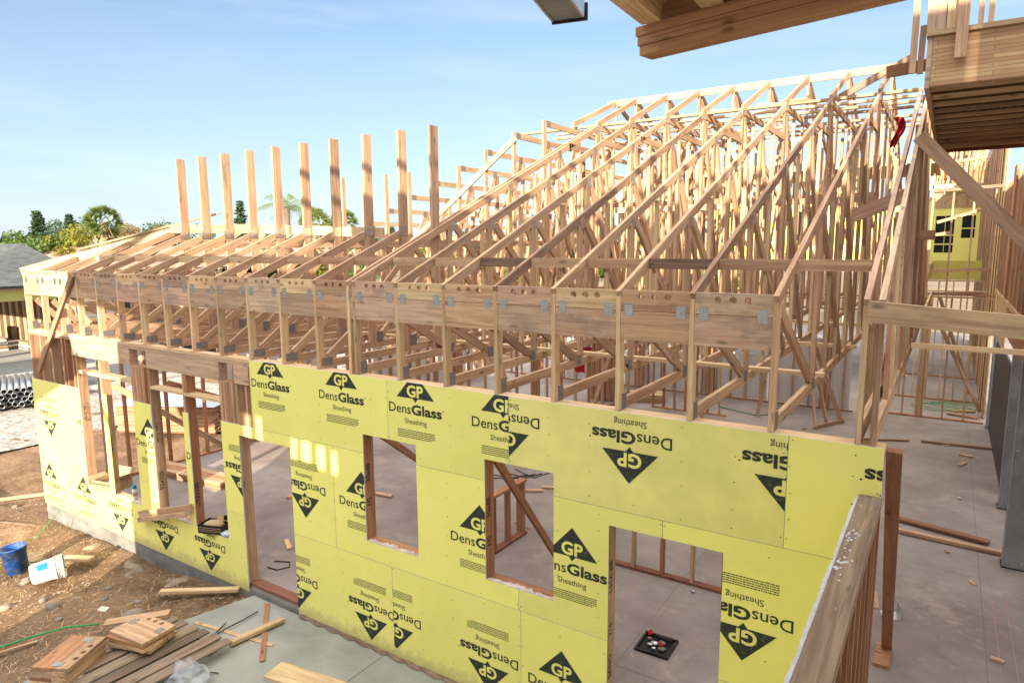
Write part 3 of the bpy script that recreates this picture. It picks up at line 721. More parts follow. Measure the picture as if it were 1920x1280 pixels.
# hip rafter
t = thing('hip_rafter', 'doubled hip rafter rising from the far left corner to the first tall post', 'rafter', (-13.25, 0, ZP))
bs = (-13.25, 0, ZP)
beam('rafter_ply', (-13.27,.0,4.03), (-11.35,1.92,4.80), .038, .14, fir_pale, t, base=bs); beam('rafter_ply', (-13.31,.05,4.03), (-12.2,1.16,4.475), .038, .14, fir, t, base=bs)
beam('lath', (-12.6,.62,4.40), (-11.0,2.28,5.02), .09, .03, fir_pale, t, base=bs)
beam('corner_post', (-13.28,.05,3.056), (-13.28,.05,4.05), .089, .038, fir_pale, t, up=(0,1,0), base=bs)
# end jacks running towards the left gable
for i, y in enumerate((.62, 1.23, 1.84, 2.45, 3.06, 3.67, 4.28)):
    xe = min(-11.4, -13.25+y)
    t = thing('jack_rafter', 'jack rafter on the left end of the roof, %s from the front corner' % ORD[i], 'rafter', (-13.25, y, ZP), 'jack rafters on the left end')
    b_ = (-13.25, y, ZP)
    beam('top_chord', (-13.25, y, 4.01), (xe, y, 4.01+SL*(xe+13.25)), .038, .089, fir, t, base=b_)
    beam('heel_post', (-13.2, y, 3.056), (-13.2, y, 4.0), .089, .038, fir_pale, t, up=(0,1,0), base=b_)
    beam('web', (-13.1, y, 3.5), (-12.4, y, 3.12), .038, .089, fir, t, base=b_)
t = thing('ledger', 'long ledger board nailed behind the row of tall posts', 'board', (-11.0, 1.6, 4.75))
beam('board', (-11.35, 1.585, 4.74), (-8.9, 1.585, 4.70), .038, .14, fir, t, base=(-11.0,1.6,4.75)); beam('board', (-8.895, 1.585, 4.70), (-6.35, 1.585, 4.60), .038, .13, fir_pale, t, base=(-11.0,1.6,4.75))

# doubled end truss (girder) leaning a little to the left
GX = -.416
t = thing('girder_truss', 'doubled end truss at the right end of the yellow wall with closely spaced webs', 'roof truss', (GX, 0, ZP))
LN = -.0105
def gb(name, a, b, h=.089, mat=None, dx=0.):
    return beam(name, (dx+LN*a[0]*(1 if a[1] > 1 else 0), a[0], a[1]), (dx+LN*b[0]*(1 if b[1] > 1 else 0), b[0], b[1]), .038, h, mat or fir, t, up=(0, -(b[1]-a[1]), (b[0]-a[0])) if abs(b[0]-a[0]) > .3 else (0, 1, 0))
for dx in (-.035, .055):
    gb('heel_post', (.0455, 0), (.0455, lz(4.06)), .089, fir_pale if dx < 0 else fir, dx)
    gb('bottom_chord', (.09, .07), (7.3, .07), .14, fir, dx+.0); gb('bottom_chord', (7.31, .07), (14.4, .07), .14, fir, dx)
    gb('top_chord', (0, lz(4.06)-.048), (6.1, lz(6.52)-.048), .089, fir_stain, dx)
for (a, b) in WEB: gb('web', a, b, .089, fir, .01)
y = .95; i = 0
while y < 9.3:
    top = min(4.06+SL*y-.1, 6.45)
    gb('gable_stud', (y, .14), (y, lz(top)), .06, (fir, fir_pale, fir_stain, fir_red)[i % 4], .055); y += .50; i += 1
writing('marker_writing', 'W26   4.3.5  11h', .11, (GX+.055+.0205, 1.35+.03, 3.95), (0, 0, 1), (0, -1, 0), ink, t, .001, 1.2, (GX, 0, ZP))

# blocking between the heels: two boards joined by toothed plates, three vent holes
def holed_board(L, H, holes, rr_, mat):
    cu = bpy.data.curves.new('h', 'CURVE'); cu.dimensions = '2D'; cu.fill_mode = 'BOTH'; cu.extrude = .019
    def sp(pts):
        s = cu.splines.new('POLY'); s.points.add(len(pts)-1); s.use_cyclic_u = True
        for p, q in zip(s.points, pts): p.co = (q[0], q[1], 0, 1)
    sp([(-L/2,-H/2),(L/2,-H/2),(L/2,H/2),(-L/2,H/2)])
    for hx, hy in holes: sp([(hx+rr_*math.cos(a*math.pi/10), hy+rr_*math.sin(a*math.pi/10)) for a in range(20)])
    me = curve_eval(cu); me.materials.clear(); me.materials.append(mat); return me
BL = .568
hb = {m_.name: holed_board(BL, .16, [(-.11, .03), (0, .03), (.11, .03)], .027, m_) for m_ in (fir, fir_pale, fir_stain)}
def tooth_me():
    vs = []; fs = []; 
    def q(x, z, w_, h_, y):
        k = len(vs); vs.extend([(x-w_/2, y, z-h_/2), (x+w_/2, y, z-h_/2), (x+w_/2, y, z+h_/2), (x-w_/2, y, z+h_/2)]); fs.append((k,k+1,k+2,k+3))
    q(0, 0, .075, .10, -.002)
    me = pm('tp', vs, fs, galv); me.materials.append(ink)
    k0 = len(vs)
    for i in range(7):
        for j in range(6):
            q(-.033+i*.011, -.042+j*.0168+(.004 if i % 2 else 0), .0045, .008, -.0035)
    me2 = pm('tp', vs, fs, galv); me2.materials.append(blacksteel)
    for p in me2.polygons:
        if p.index > 0: p.material_index = 1
    return me2
tooth = tooth_me()
def blocking(loc, label, mu, ml, grp='blocking panels between the truss heels', rot=None):
    t = thing('blocking_panel', label, 'blocking panel', loc, grp)
    o = link('upper_board', hb[mu.name], None, t, (0, 0, .325), (rad(90), 0, 0))
    link('lower_board', box_me(BL, .038, .239, ml), None, t, (0, 0, .1195))
    for s in (-1, 1): link('toothed_plate', tooth, None, t, (s*.215, -.0195, .245))
    # nail marks
    vs = []; fs = []
    for s in (-1, 1):
        for z in (.03, .1, .17, .27, .36):
            k = len(vs); x = s*.268
            vs += [(x-.004, -.0205, z), (x, -.0205, z-.004), (x+.004, -.0205, z), (x, -.0205, z+.004)]; fs.append((k,k+1,k+2,k+3))
    link('nail_heads', pm('nm', vs, fs, ink), None, t)['kind'] = 'stuff'
    if rot: t.rotation_euler = rot
    return t
mm = [fir, fir_stain, fir_pale]
for k in range(0, 20):
    xm = (XT(k)+XT(k+1))/2
    if k == 0: lb = 'weathered blocking panel with three round holes at the right end of the row'
    else: lb = 'blocking panel with three round holes, %s in the eave row counted from the right' % ORD[k]
    blocking((xm, .022, 3.655), lb, mm[(k*2+1) % 3], fir_stain if k % 3 != 1 else fir)
# short roof blocks
for k in range(-1, 18):
    a = XT(k)-.020 if k >= 0 else GX-.07
    b_ = XT(k+1)+.020
    tag(beam('roof_block', (a, .62, 4.255), (b_, .62, 4.255), .038, .089, fir_dark if k in (1, 4) else (fir_pale if k > 11 else fir)),
        'flat roof block nailed between top chords just above the eave, %s from the right' % ORD[k+1], 'block', 'roof blocks near the eave')
for k in range(-1, 8):
    a = (XT(k)-RZ(max(k, 0))*7.95-.02) if k >= 0 else -.46
    b_ = XT(k+1)-RZ(k+1)*7.95+.02
    tag(beam('ridge_block', (a, 7.95, 7.24), (b_, 7.95, 7.24), .038, .12, fir_pale if k > 0 else fir_stain), 'ridge block between truss peaks, %s from the right end of the ridge' % ORD[k+1], 'block', 'ridge blocks')
# long lateral braces
for i, (y, z, x0, x1) in enumerate([(6.32,6.545,-7.2,-.5),(6.75,6.545,-6.6,-.55),(7.2,6.545,-6.9,-.5),(7.65,6.545,-6.2,-.5),(8.5,6.545,-6.6,-.5),(9.1,6.545,-6.9,-.5),(9.6,6.545,-6.2,-.5)]):
    tag(beam('lateral_brace', (x0, y, z), (x1, y, z), .089, .038, fir_pale if i < 3 else fir), 'long flat brace across the truss tops under the ridge, %s from the eave side' % ORD[i], 'brace', 'lateral braces under the ridge')
for i, (y, z, x0, x1) in enumerate([(1.95,3.163,-7.2,-.95),(4.05,3.163,-6.5,-.9),(6.6,3.163,-12,-.8),(9.3,3.163,-12,-.8)]):
    tag(beam('lateral_brace', (x0, y, z), (x1, y, z), .089, .038, fir_pale), 'long flat brace laid across the truss bottom chords, %s from the yellow wall' % ORD[i], 'brace', 'lateral braces on the bottom chords')
for i, (y, z, x0, x1, m_) in enumerate([(6.05,5.05,-2.9,-.95,fir_stain),(6.06,5.02,-5.2,-2.95,fir_pale),(6.05,5.05,-8.4,-5.25,fir_pale),(7.7,4.6,-12.0,-8.0,fir_pale),(9.2,5.3,-8.0,-1.2,fir)]):
    tag(beam('web_brace', (x0, y, z), (x1, y, z), .038, .089, m_), ['grey board nailed across the truss webs at the right','cream board nailed across the truss webs in the middle','pale board nailed across the webs of the two-ply truss','low board nailed across the stepped truss webs at the left','rear board nailed across the tall truss webs'][i], 'brace')
tag(beam('diagonal_brace', (-6.45, 5.0, 6.25), (-9.1, 5.0, 4.35), .038, .089, fir_pale), 'yellowish diagonal board bracing the front of the stepped trusses', 'brace')
tag(beam('diagonal_brace', (-11.40, -.03, 4.02), (-12.93, -.035, 2.36), .038, .10, fir), 'long diagonal board nailed over the blocking panels at the far left', 'brace')
# loose scraps lying on the flat tops
for i, (x, y, z, a) in enumerate([(-2.6,6.5,6.60,.4),(-2.2,6.4,6.60,-.2),(-3.5,6.5,6.60,.3),(-4.3,6.6,6.60,.1)]):
    tag(beam('scrap_board', (x-.2*math.cos(a), y-.2*math.sin(a), z), (x+.2*math.cos(a), y+.2*math.sin(a), z), .12, .038, fir_pale), 'short offcut lying on the flat truss tops, %s from the right' % ORD[i], 'offcut', 'offcuts on the truss tops')
tag(beam('loose_brace', (-1.75, 6.9, 6.62), (-.7, 6.6, 7.05), .038, .1, fir_stain), 'loose board leaning across the last bay below the ridge', 'board')
tag(beam('loose_brace', (-.95, 3.4, 4.72), (-.42, 3.2, 4.92), .038, .14, fir_stain), 'short board end sticking out left of the doubled end truss', 'board')
def cloth(name, loc, w_, h_, mat, label, seed=0, tilt=0):
    vs = []; n_, m_ = 10, 14
    for j in range(m_+1):
        for i in range(n_+1):
            a = i/n_-.5; b_ = j/m_
            vs.append((a*w_*(1-.5*b_)+.05*math.sin(b_*5+seed), .05*math.sin(a*9+b_*4+seed)+.02*math.sin(a*25), -b_*h_-.04*abs(a)))
    fs = [(j*(n_+1)+i, j*(n_+1)+i+1, (j+1)*(n_+1)+i+1, (j+1)*(n_+1)+i) for j in range(m_) for i in range(n_)]
    vs2 = vs+[(a, b_+.006, c) for a, b_, c in vs]; K = len(vs); fs2 = fs+[tuple(K+q for q in reversed(f_)) for f_ in fs]
    o = link(name, pm(name, vs2, fs2, mat), None, None, loc)
    for p in o.data.polygons: p.use_smooth = True
    return tag(o, label, 'cloth')
cloth('red_cloth', (-.80, 6.6, 6.25), .13, .42, redp, 'red cloth tied to a web below the ridge at the last bay', 0)
cloth('red_cloth', (-7.05, 8.6, 2.12), .55, .62, redp, 'red cloth hanging near the built-up column inside the building', 2)

# ------------------------------------------------------------- LOW SIDE WALL coming towards the viewer
SB = (-.35, -1.5, 0)
t = thing('side_wall', 'low side wall with a weathered top plate, running toward the viewer at lower right', 'wall', SB)
beam('top_plate', (-.345, -.018, 2.69), (-.345, -3.6, 2.69), .14, .040, fir_grey, t, base=SB)
beam('top_plate', (-.347, -.018, 2.649), (-.347, -3.6, 2.649), .137, .038, fir, t, base=SB)
y = -.10
while y > -3.6:
    beam('stud', (-.345, y, -.06), (-.345, y, 2.628), .038, .137, fir_red, t, up=(1, 0, 0), base=SB); y -= .27
beam('bottom_plate', (-.345, -.02, -.08), (-.345, -3.6, -.08), .14, .038, treated, t, base=SB)
# gypsum sheathing seen edge-on, with a torn top edge
vs = []; n_ = 90
for i in range(n_+1):
    yy = -.016-3.6*i/n_; zt = 2.700+rn.uniform(-.012, .008)
    for x in (-.436, -.4175): vs.append((x-SB[0]+(rn.uniform(-.003, .003) if x < -.43 else 0), yy-SB[1], zt))
    for x in (-.436, -.4175): vs.append((x-SB[0], yy-SB[1], -.09))
fs = []
for i in range(n_):
    a = 4*i; b = 4*i+4
    fs += [(a, a+1, b+1, b), (a+2, a, b, b+2), (a+1, a+3, b+3, b+1)]
me = pm('ss', vs, fs, gypsum); me.materials.append(yellow)
for p in me.polygons:
    if p.index % 3 == 1: p.material_index = 1
link('sheathing_panel', me, None, t)
# plaster crumbs along the plate
vs = []; fs = []
for i in range(44):
    x = -.405+abs(rn.gauss(0, .035)) ; yy = rn.choice((rn.uniform(-3.0,-.1), rn.gauss(-1.1,.12), rn.gauss(-.75,.08))); s = rn.uniform(.003, .012); k = len(vs); q = rn.random()*6
    for a in range(5): vs.append((x-SB[0]+s*math.cos(q+a*1.256)*rn.uniform(.6, 1.3), yy-SB[1]+1.6*s*math.sin(q+a*1.256)*rn.uniform(.6, 1.3), 2.711))
    vs.append((x-SB[0], yy-SB[1], 2.711+s*.5))
    for a in range(5): fs.append((k+a, k+(a+1) % 5, k+5))
link('plaster_crumbs', pm('pc', vs, fs, gypsum), None, t)['kind'] = 'stuff'
t = thing('prop_post', 'tall loose stud with a foot block, standing behind the right corner of the yellow wall', 'post', (-.29, 2.85, 0))
beam('stud', (-.235, -.0+.17, 3.0), (-.29, 2.88, .04), .038, .10, fir_red, t, up=(1, 0, 0), base=(-.29, 2.85, 0))
boxo('foot_block', -.39, -.24, 2.5, 2.95, .001, .039, fir_red, t, (-.29, 2.85, 0))
# big beam over the right bay
tag(beam('bay_beam', (-.44, -.045, 3.975), (2.6, -.045, 3.77), .038, .14, fir), 'long board running right from the doubled end truss across the open bay', 'beam')
tag(beam('bay_rail', (-.25, 2.0, 3.50), (1.0, 2.0, 3.50), .038, .045, fir_pale), 'thin rail crossing the corridor just below the long board', 'rail')
tag(beam('diagonal_brace', (-.32, 2.1, 5.36), (.95, 2.1, 3.93), .038, .115, fir), 'long diagonal brace descending to the right under the upper floor', 'brace')
tag(boxo('block', -.33, -.17, 3.95, 3.99, 4.45, 4.56, fir), 'small block nailed to the end truss studs beside the corridor', 'block')

osb_shade = simple('shaded_osb', (.16, .10, .055), .9, 0, .4, 30)  # OSB darkened to paint in the shade between the joists
# ------------------------------------------------------------- UPPER FLOOR on the right
UB = (-.27, 1.9, 5.72)
t = thing('upper_floor', 'overhanging upper floor with a laminated rim beam and exposed joists beneath', 'floor structure', UB)
boxo('rim_beam', -.262, 4.6, 1.9, 1.98, 5.735, 6.135, laminated, t, UB)
boxo('edge_beam', -.302, -.264, 1.895, 6.9, 5.725, 6.13, fir_stain, t, UB)
y = 2.16; i = 0
while y < 6.9:
    jo = beam('joist', (-.262, y, 5.758), (4.6, y, 5.758), .052, .038, fir_pale if i % 3 else fir, t, base=UB)
    wb = beam('joist_web', (-.262, y, 5.87), (4.6, y, 5.87), .012, .18, osb_shade, None); mw = wb.matrix_world.copy(); wb.parent = jo; bpy.context.view_layer.update(); wb.matrix_parent_inverse = Matrix(); wb.location = (0, 0, .112); wb.rotation_euler = (0, 0, 0); y += .40; i += 1
boxo('subfloor', -.26, 4.6, 1.985, 6.9, 5.985, 6.01, osb, t, UB)
boxo('edge_beam', -.262, 4.6, 6.905, 6.95, 5.725, 6.0, fir_red, t, UB)
beam('sole_plate', (-.31, 1.93, 6.158), (4.6, 1.93, 6.158), .14, .038, fir_pale, t, base=UB)
for (s, x, yy) in (('06/22/23  NO 1314', .62, 2.16+.40*4), ('22/22/90', .10, 2.16+.40*6), ('1314E-8 CENE', .85, 2.16+.40*5), ('06/22/23', .9, 2.16+.40*9)):
    writing('joist_stamp', s, .10, (x, yy-.008, 5.82), (-1, 0, 0), (0, 0, -1), ink, t, .003, 1.2, UB)
WB = (-.27, 1.93, 6.18)
t = thing('upper_wall', 'open stud wall standing on the upper floor at the top right', 'wall', WB)
for i, (x, w_) in enumerate([(-.245,.14),(-.12,.12),(.06,.038),(.13,.038),(.42,.038),(.50,.038),(.78,.038),(.9,.06),(1.2,.038),(1.6,.038)]):
    beam('stud', (x, 1.93, 6.18), (x, 1.93, 9.0), .10, w_, fir_pale if i % 2 else fir_stain, t, up=(1, 0, 0), base=WB)
beam('brace', (-.1, 1.99, 7.3), (1.3, 1.99, 6.3), .04, .12, fir, t, base=WB)
beam('header', (.55, 1.95, 7.0), (2.5, 1.95, 7.0), .08, .2, fir_pale, t, base=WB)
for x in (.6,.75,1.0,1.15): beam('stud', (x, 3.4, 6.2), (x, 3.4, 9.0), .09, .038, fir_pale, t, up=(1,0,0), base=WB)
beam('brace', (.2, 3.45, 8.4), (1.7, 3.45, 6.6), .04, .12, fir, t, base=WB)
tag(beam('hanging_stud', (-.06, 1.85, 7.4), (-.06, 1.85, 5.93), .038, .085, fir, None, up=(1, 0, 0)), 'stud end nailed over the face of the laminated rim beam', 'board')
t = thing('corner_studs', 'pair of long studs hanging past the left edge of the upper floor', 'board', (-.38, 1.88, 6.0))
beam('stud', (-.39, 1.9, 7.6), (-.40, 1.9, 5.86), .04, .05, fir, t, up=(1,0,0), base=(-.38,1.88,6.0)); beam('stud', (-.34, 1.95, 6.25), (-.345, 1.95, 5.86), .04, .045, fir, t, up=(1,0,0), base=(-.38,1.88,6.0))
tag(beam('tie_board', (-.62, 2.2, 5.96), (-.31, 2.2, 5.98), .038, .10, fir_red), 'short reddish board tying the end truss peak to the upper floor', 'board')

# ------------------------------------------------------------- CORRIDOR right side
def column(name, label, x0, x1, y, z1, mat=steel):
    t = thing(name, label, 'steel column', (x0, y, 0), 'grey steel columns along the corridor')
    b_ = (x0, y, 0)
    boxo('web', (x0+x1)/2-.06, (x0+x1)/2+.06, y+.02, y+.22, .012, z1, mat, t, b_)
    boxo('flange', x0, x1, y, y+.018, .012, z1, mat, t, b_); boxo('flange', x0, x1, y+.222, y+.24, .012, z1, mat, t, b_)
    boxo('base_plate', x0-.02, x1+.02, y-.02, y+.26, .001, .012, blacksteel, t, b_)
    for q in (.04, z1*.5, z1-.3):
        for xx in (x0+.04, x1-.04): boxo('bolt', xx-.012, xx+.012, y-.008, y-.001, q+.05, q+.074, galv, t, b_)
    boxo('edge_angle', x0-.012, x0-.001, y-.002, y+.03, .02, z1, galv, t, b_)
column('steel_column', 'nearest grey steel column beside the corridor', .89, 1.13, 5.9, 3.2)
column('steel_column', 'second grey steel column beside the corridor, just behind the nearest one', .96, 1.16, 8.4, 2.6)
column('steel_column', 'farthest grey steel column, by the black doorway', .98, 1.12, 14.2, 2.6)
CB = (1.0, 2, 0)
t = thing('corridor_wall', 'two storey framed wall along the right side of the corridor', 'wall', CB)
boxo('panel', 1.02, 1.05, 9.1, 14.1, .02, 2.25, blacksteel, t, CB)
for q in range(20): beam('stud', (1.32, 1.2+.4*q, .02), (1.32, 1.2+.4*q, 2.6), .038, .09, fir_red if q % 2 else fir, t, up=(1, 0, 0), base=CB)
boxo('panel', .985, 1.0, 11.3, 15.2, 2.25, 3.3, osb, t, CB)
boxo('panel', .99, 1.005, 5.0, 11.28, 2.62, 3.2, fir_red, t, CB)
boxo('panel', .955, .98, 15.2, 31.5, .0, 4.6, osb, t, CB)
boxo('panel', .957, .98, 15.2, 31.5, 4.61, 8.0, fir_pale, t, CB)
beam('plate', (1.0, 2, 3.25), (1.0, 15, 3.25), .12, .08, fir, t, base=CB)
y = 2.2; i = 0
while y < 31:
    z0 = 3.3 if y < 15.2 else 0
    beam('stud', (1.0 if y < 15.2 else .93, y, z0), (1.0 if y < 15.2 else .93, y, 5.72 if y < 15.2 else 7.5), .038, .09 if y < 15.2 else .03, (fir, fir_red, fir_stain)[i % 3], t, up=(1, 0, 0), base=CB); y += .29 if y < 15 else 1.2; i += 1
boxo('dark_post', .93, .98, 11.3, 11.95, 3.35, 5.9, fir_red, t, CB)
boxo('sheathing', 1.06, 1.075, 2.0, 15.1, 3.3, 5.7, osb, t, CB)
t = thing('hanger_brackets', 'cluster of short beam ends and hangers at the right edge of the photo', 'bracket', (.93, 4.6, 2.9))
for i in range(3): beam('beam_end', (.86+.05*i, 4.5+.2*i, 3.1), (.86+.05*i, 4.5+.2*i, 2.83), .05, .07, fir_red, t, up=(1,0,0), base=(.93,4.6,2.9))

# ------------------------------------------------------------- INNER STUD WALLS
def stud_wall(name, label, p0, p1, h_, sp, mats, group=None, plate_m=fir_red, clusters=(), z=0., top=True, dpt=.09, panels=None, sill=None):
    p0 = Vector((*p0, z)); p1 = Vector((*p1, z)); L = (p1-p0).length; dx = (p1-p0).normalized(); nrm = Vector((-dx.y, dx.x, 0))
    t = thing(name, label, 'wall', tuple(p0), group)
    Z = Vector((0, 0, 1)); b_ = tuple(p0)
    beam('bottom_plate', p0+Z*.02, p1+Z*.02, dpt, .038, plate_m, t, base=b_)
    if top: beam('top_plate', p0+Z*(h_-.02), p1+Z*(h_-.02), dpt, .038, fir_pale, t, base=b_)
    s = .02; i = 0
    while s < L:
        q = p0+dx*s; beam('stud', q+Z*.042, q+Z*(h_-.042), dpt, .038, mats[i % len(mats)], t, up=tuple(dx), base=b_); s += sp; i += 1
    for c, n_ in clusters:
        for j in range(n_):
            q = p0+dx*(c+.041*j); beam('stud', q+Z*.042, q+Z*(h_-.042), dpt*1.03, .038, mats[(j+1) % len(mats)], t, up=tuple(dx), base=b_)
    for pn in (panels or []):
        a, b2, z0, z1, m_ = pn
        c = (p0+dx*(a+b2)/2)+nrm*(dpt/2+.02)+Z*(z0+z1)/2
        o = link('panel', box_me(b2-a, .015, z1-z0, m_), None, t, c-p0, (0, 0, math.atan2(dx.y, dx.x)))
    return t
R3 = (fir, fir_red, fir)
stud_wall('stud_wall', 'long rear stud wall with white boards behind it, seen under the trusses', (-13.1, 14.3), (-1.9, 14.3), 3.02, .42, R3, clusters=((1.5,5),(3.6,4),(5.1,6),(7.3,6),(9.1,5),(10.4,6)), panels=[(2.6,4.6,.05,1.5,whiteboard),(4.7,7.1,.05,1.7,whiteboard),(7.15,9.0,.05,1.35,whiteboard),(9.05,11.1,.05,1.9,whiteboard)])
stud_wall('stud_wall', 'open stud wall across the far end of the corridor', (-1.7, 14.65), (.94, 14.65), 3.1, .44, (fir, fir_pale), clusters=((1.2,4),(.05,4)))
stud_wall('stud_wall', 'second stud wall behind the one across the corridor', (-1.7, 17.1), (.92, 17.1), 3.1, .33, (fir, fir_pale), clusters=((.4,3),))
stud_wall('stud_wall', 'third stud wall deep in the corridor', (-1.5, 21.0), (.92, 21.0), 3.2, .4, (fir_pale, fir))
stud_wall('stud_wall', 'upper stud wall across the corridor above the open doorway', (-.5, 14.65), (.94, 14.65), 2.6, .42, (fir_pale, fir), z=3.12)
stud_wall('stud_wall', 'left end stud wall of the building with tan backing boards', (-13.2, .2), (-13.2, 14.2), 2.98, .41, (fir, fir_red), clusters=((4.2,5),(5.4,4),(7.5,4)), panels=[(3.4,6.6,.1,2.6,whiteboard),(8,13,.1,2.4,whiteboard)])
stud_wall('stud_wall', 'low partition frame seen through the large opening at the right', (-3.8, 3.16), (-2.12, 3.16), 1.6, .41, (fir_red, fir), plate_m=treated, dpt=.1)
stud_wall('stud_wall', 'stud wall at the left end of the floor between the front opening and the gravel', (-10.3, 6.6), (-7.2, 12.5), 2.9, .45, (fir, fir_red), clusters=((1.0,5),(3.2,5)))
for (x0, y0, x1, y1, z1, lb) in ((-13.1,4.4,-11.9,4.4,1.0,'waist high framed counter wall behind the left window opening'),(-6.6,12.1,-4.6,12.1,3.0,'short dark stud wall standing deep inside the building')):
    stud_wall('stud_wall', lb, (x0, y0), (x1, y1), z1, .3, (fir, fir_red))
t = thing('low_frame', 'waist high box frame of red-brown studs seen through the right window opening', 'frame', (-5.3, 2.5, 0)); b_ = (-5.3, 2.5, 0)
for q in ((-5.28,2.52),(-5.28,2.9),(-5.27,3.29),(-5.32,3.29)): beam('stud', (*q, .04), (*q, .84), .09, .038, fir_red, t, up=(0,1,0), base=b_)
beam('top_plate', (-5.28,2.47,.862), (-5.27,3.34,.862), .12, .038, fir_red, t, base=b_); beam('bottom_plate', (-5.28,2.47,.02), (-5.27,3.34,.02), .12, .038, treated, t, base=b_)
t = thing('built_up_column', 'thick built-up stud column near the red cloth inside the building', 'post', (-8.2, 12.1, 0))
for i in range(9): beam('stud', (-8.4+.09*i, 12.1+.03*(i % 2), .02), (-8.4+.09*i, 12.1+.03*(i % 2), 3.0), .14, .085, (fir_red, fir)[i % 2], t, up=(1,0,0), base=(-8.2,12.1,0))
for i, (p0, p1, lb) in enumerate([((-3.64,.15,2.44),(-4.05,2.5,.02),'diagonal prop seen through the right window opening'),((-5.21,.15,2.42),(-7.0,3.0,.9),'diagonal prop seen through the left of the two square windows'),((-6.9,.15,2.25),(-5.6,2.6,1.6),'diagonal brace above the doorway inside the wall'),
    ((-10.85,.15,2.3),(-10.0,1.7,.9),'pale diagonal prop behind the left window opening'),((-9.3,.15,2.5),(-7.4,1.6,1.7),'reddish diagonal brace behind the wide window opening'),
    ((-7.9,7.5,.02),(-8.9,7.5,2.9),'slanted prop board inside the building left of the column'),((-4.6,10.5,.02),(-5.9,10.5,3.0),'slanted prop board inside the building in front of the white boards'),((-6.9,8.6,.02),(-6.0,8.6,2.9),'slanted prop board near the middle of the floor'),((-3.9,12.5,.02),(-3.5,12.5,3.0),'steep prop board left of the leaning triangular frame'),
    ((-.2,14.2,2.6),(.9,15.6,.1),'diagonal brace at the far end of the corridor'),((-.2,17.3,2.9),(.7,17.3,.2),'second diagonal brace deeper in the corridor')]):
    tag(beam('prop_board', p0, p1, .038, .089, fir_red if i in (0, 1, 2, 4) else fir), lb, 'brace')
t = thing('leaning_frame', 'triangular timber frame leaning on the slab near the rear', 'frame', (-2.3, 12.4, 0)); b_ = (-2.3,12.4,0)
for p0, p1 in (((-2.45,12.0,.04),(-2.9,13.2,2.2)),((-2.0,12.9,.04),(-2.9,13.25,2.3)),((-2.45,12.0,.04),(-1.95,13.0,.04)),((-2.25,12.4,.06),(-2.85,13.2,2.0))): beam('board', p0, p1, .038, .12, fir, t, base=b_)

# far-end rails and stuff in corridor
for i, (z, x0, x1, y) in enumerate([(5.66,-.44,.92,14.55),(3.72,-.4,.77,14.55),(3.15,-.6,.7,14.5),(4.9,-.36,.74,14.5),(4.6,-.4,-.05,14.5)]):
    tag(beam('cross_rail', (x0, y, z), (x1, y, z+(.35 if i == 3 else .06)), .038, .07, fir_grey if i == 0 else fir), 'cross rail across the corridor, %s counted downwards' % ORD[[0,3,4,1,2][i]], 'rail', 'cross rails over the corridor')

stud_wall('stud_wall', 'tall sunlit stud wall rising behind the centre of the trusses', (-9.2, 12.2), (-1.3, 12.2), 3.0, .41, (fir_pale, fir, fir_pale), z=3.2, clusters=((1.5,3),(4.2,3),(6.4,2)))
stud_wall('stud_wall', 'lower sunlit stud wall behind the stepped trusses at left', (-13.0, 11.6), (-9.3, 11.6), 1.5, .41, (fir_pale, fir), z=3.2)
# ------------------------------------------------------------- REAR WING (second storey behind the trusses)
def rear(label, x0, x1, y, zf, ztop, yz0, yz1, wins, base_z=0.):
    b_ = (x0, y, 0); t = thing('rear_building', label, 'building', b_)
    n_ = int((x1-x0)/.41)
    me = cells_me('s', [(x0-b_[0], x1-b_[0], yz0, yz1)], [(a-b_[0], b2-b_[0], c, d_) for a, b2, c, d_ in wins], 0.02, .04, yellow, yellow); link('sheathing_panel', me, None, t)
    for (a, b2, c, d_) in wins:
        boxo('window', a-.02, b2+.02, y+.06, y+.10, c-.02, d_+.02, winglass, t, b_)
    boxo('rim_beam', x0, x1, y-.02, y+.05, zf-.3, zf, fir_pale, t, b_); boxo('plate', x0, x1, y-.01, y+.08, yz1, yz1+.06, fir_pale, t, b_)
    boxo('floor_deck', x0, x1, y+.06, y+5, zf-.28, zf-.05, osb, t, b_); boxo('floor_deck', x0, x1, y+.06, y+5, yz0-.3, yz0-.05, osb, t, b_)
    for i in range(n_+1):
        x = x0+.41*i; m_ = (fir, fir_pale, fir_red)[i % 3]
        beam('stud', (x, y+.03, yz1+.06), (x, y+.03, zf-.3), .09, .038, fir_pale if i % 2 else fir, t, up=(1,0,0), base=b_)
        beam('stud', (x+.2, y+2.5, yz1-.2), (x+.2, y+2.5, zf-.3), .09, .038, m_, t, up=(1,0,0), base=b_)
        if i % 2 == 0: beam('lower_stud', (x, y+.03, 0), (x, y+.03, yz0-.3), .09, .038, m_, t, up=(1,0,0), base=b_)
    if ztop:
        for i in range(int((x1-x0)/1.5)+1): beam('rail_post', (x0+1.5*i, y, zf), (x0+1.5*i, y, ztop), .038, .06, fir_pale, t, up=(1,0,0), base=b_)
        beam('guard_rail', (x0, y, ztop), (x1, y, ztop), .038, .07, fir_pale, t, base=b_); beam('guard_rail', (x0, y, (ztop+zf)/2+.1), (x1, y, (ztop+zf)/2+.1), .038, .06, fir_pale, t, base=b_)
    return t
rear('two storey rear wing with guard rail and yellow sheathing behind the tall trusses', -9.5, -.55, 20.0, 7.15, 8.05, 3.75, 5.75, [(-4.6,-3.9,4.3,5.5),(-8.6,-7.6,4.3,5.5)])
tb2 = rear('far end building closing the corridor, yellow sheathing with dark openings', -.9, 1.0, 31.5, 7.0, 0, 3.5, 5.95, [(-.72,.0,3.95,5.6),(.28,.78,4.6,5.6)])
b_ = (-.9, 31.5, 0)
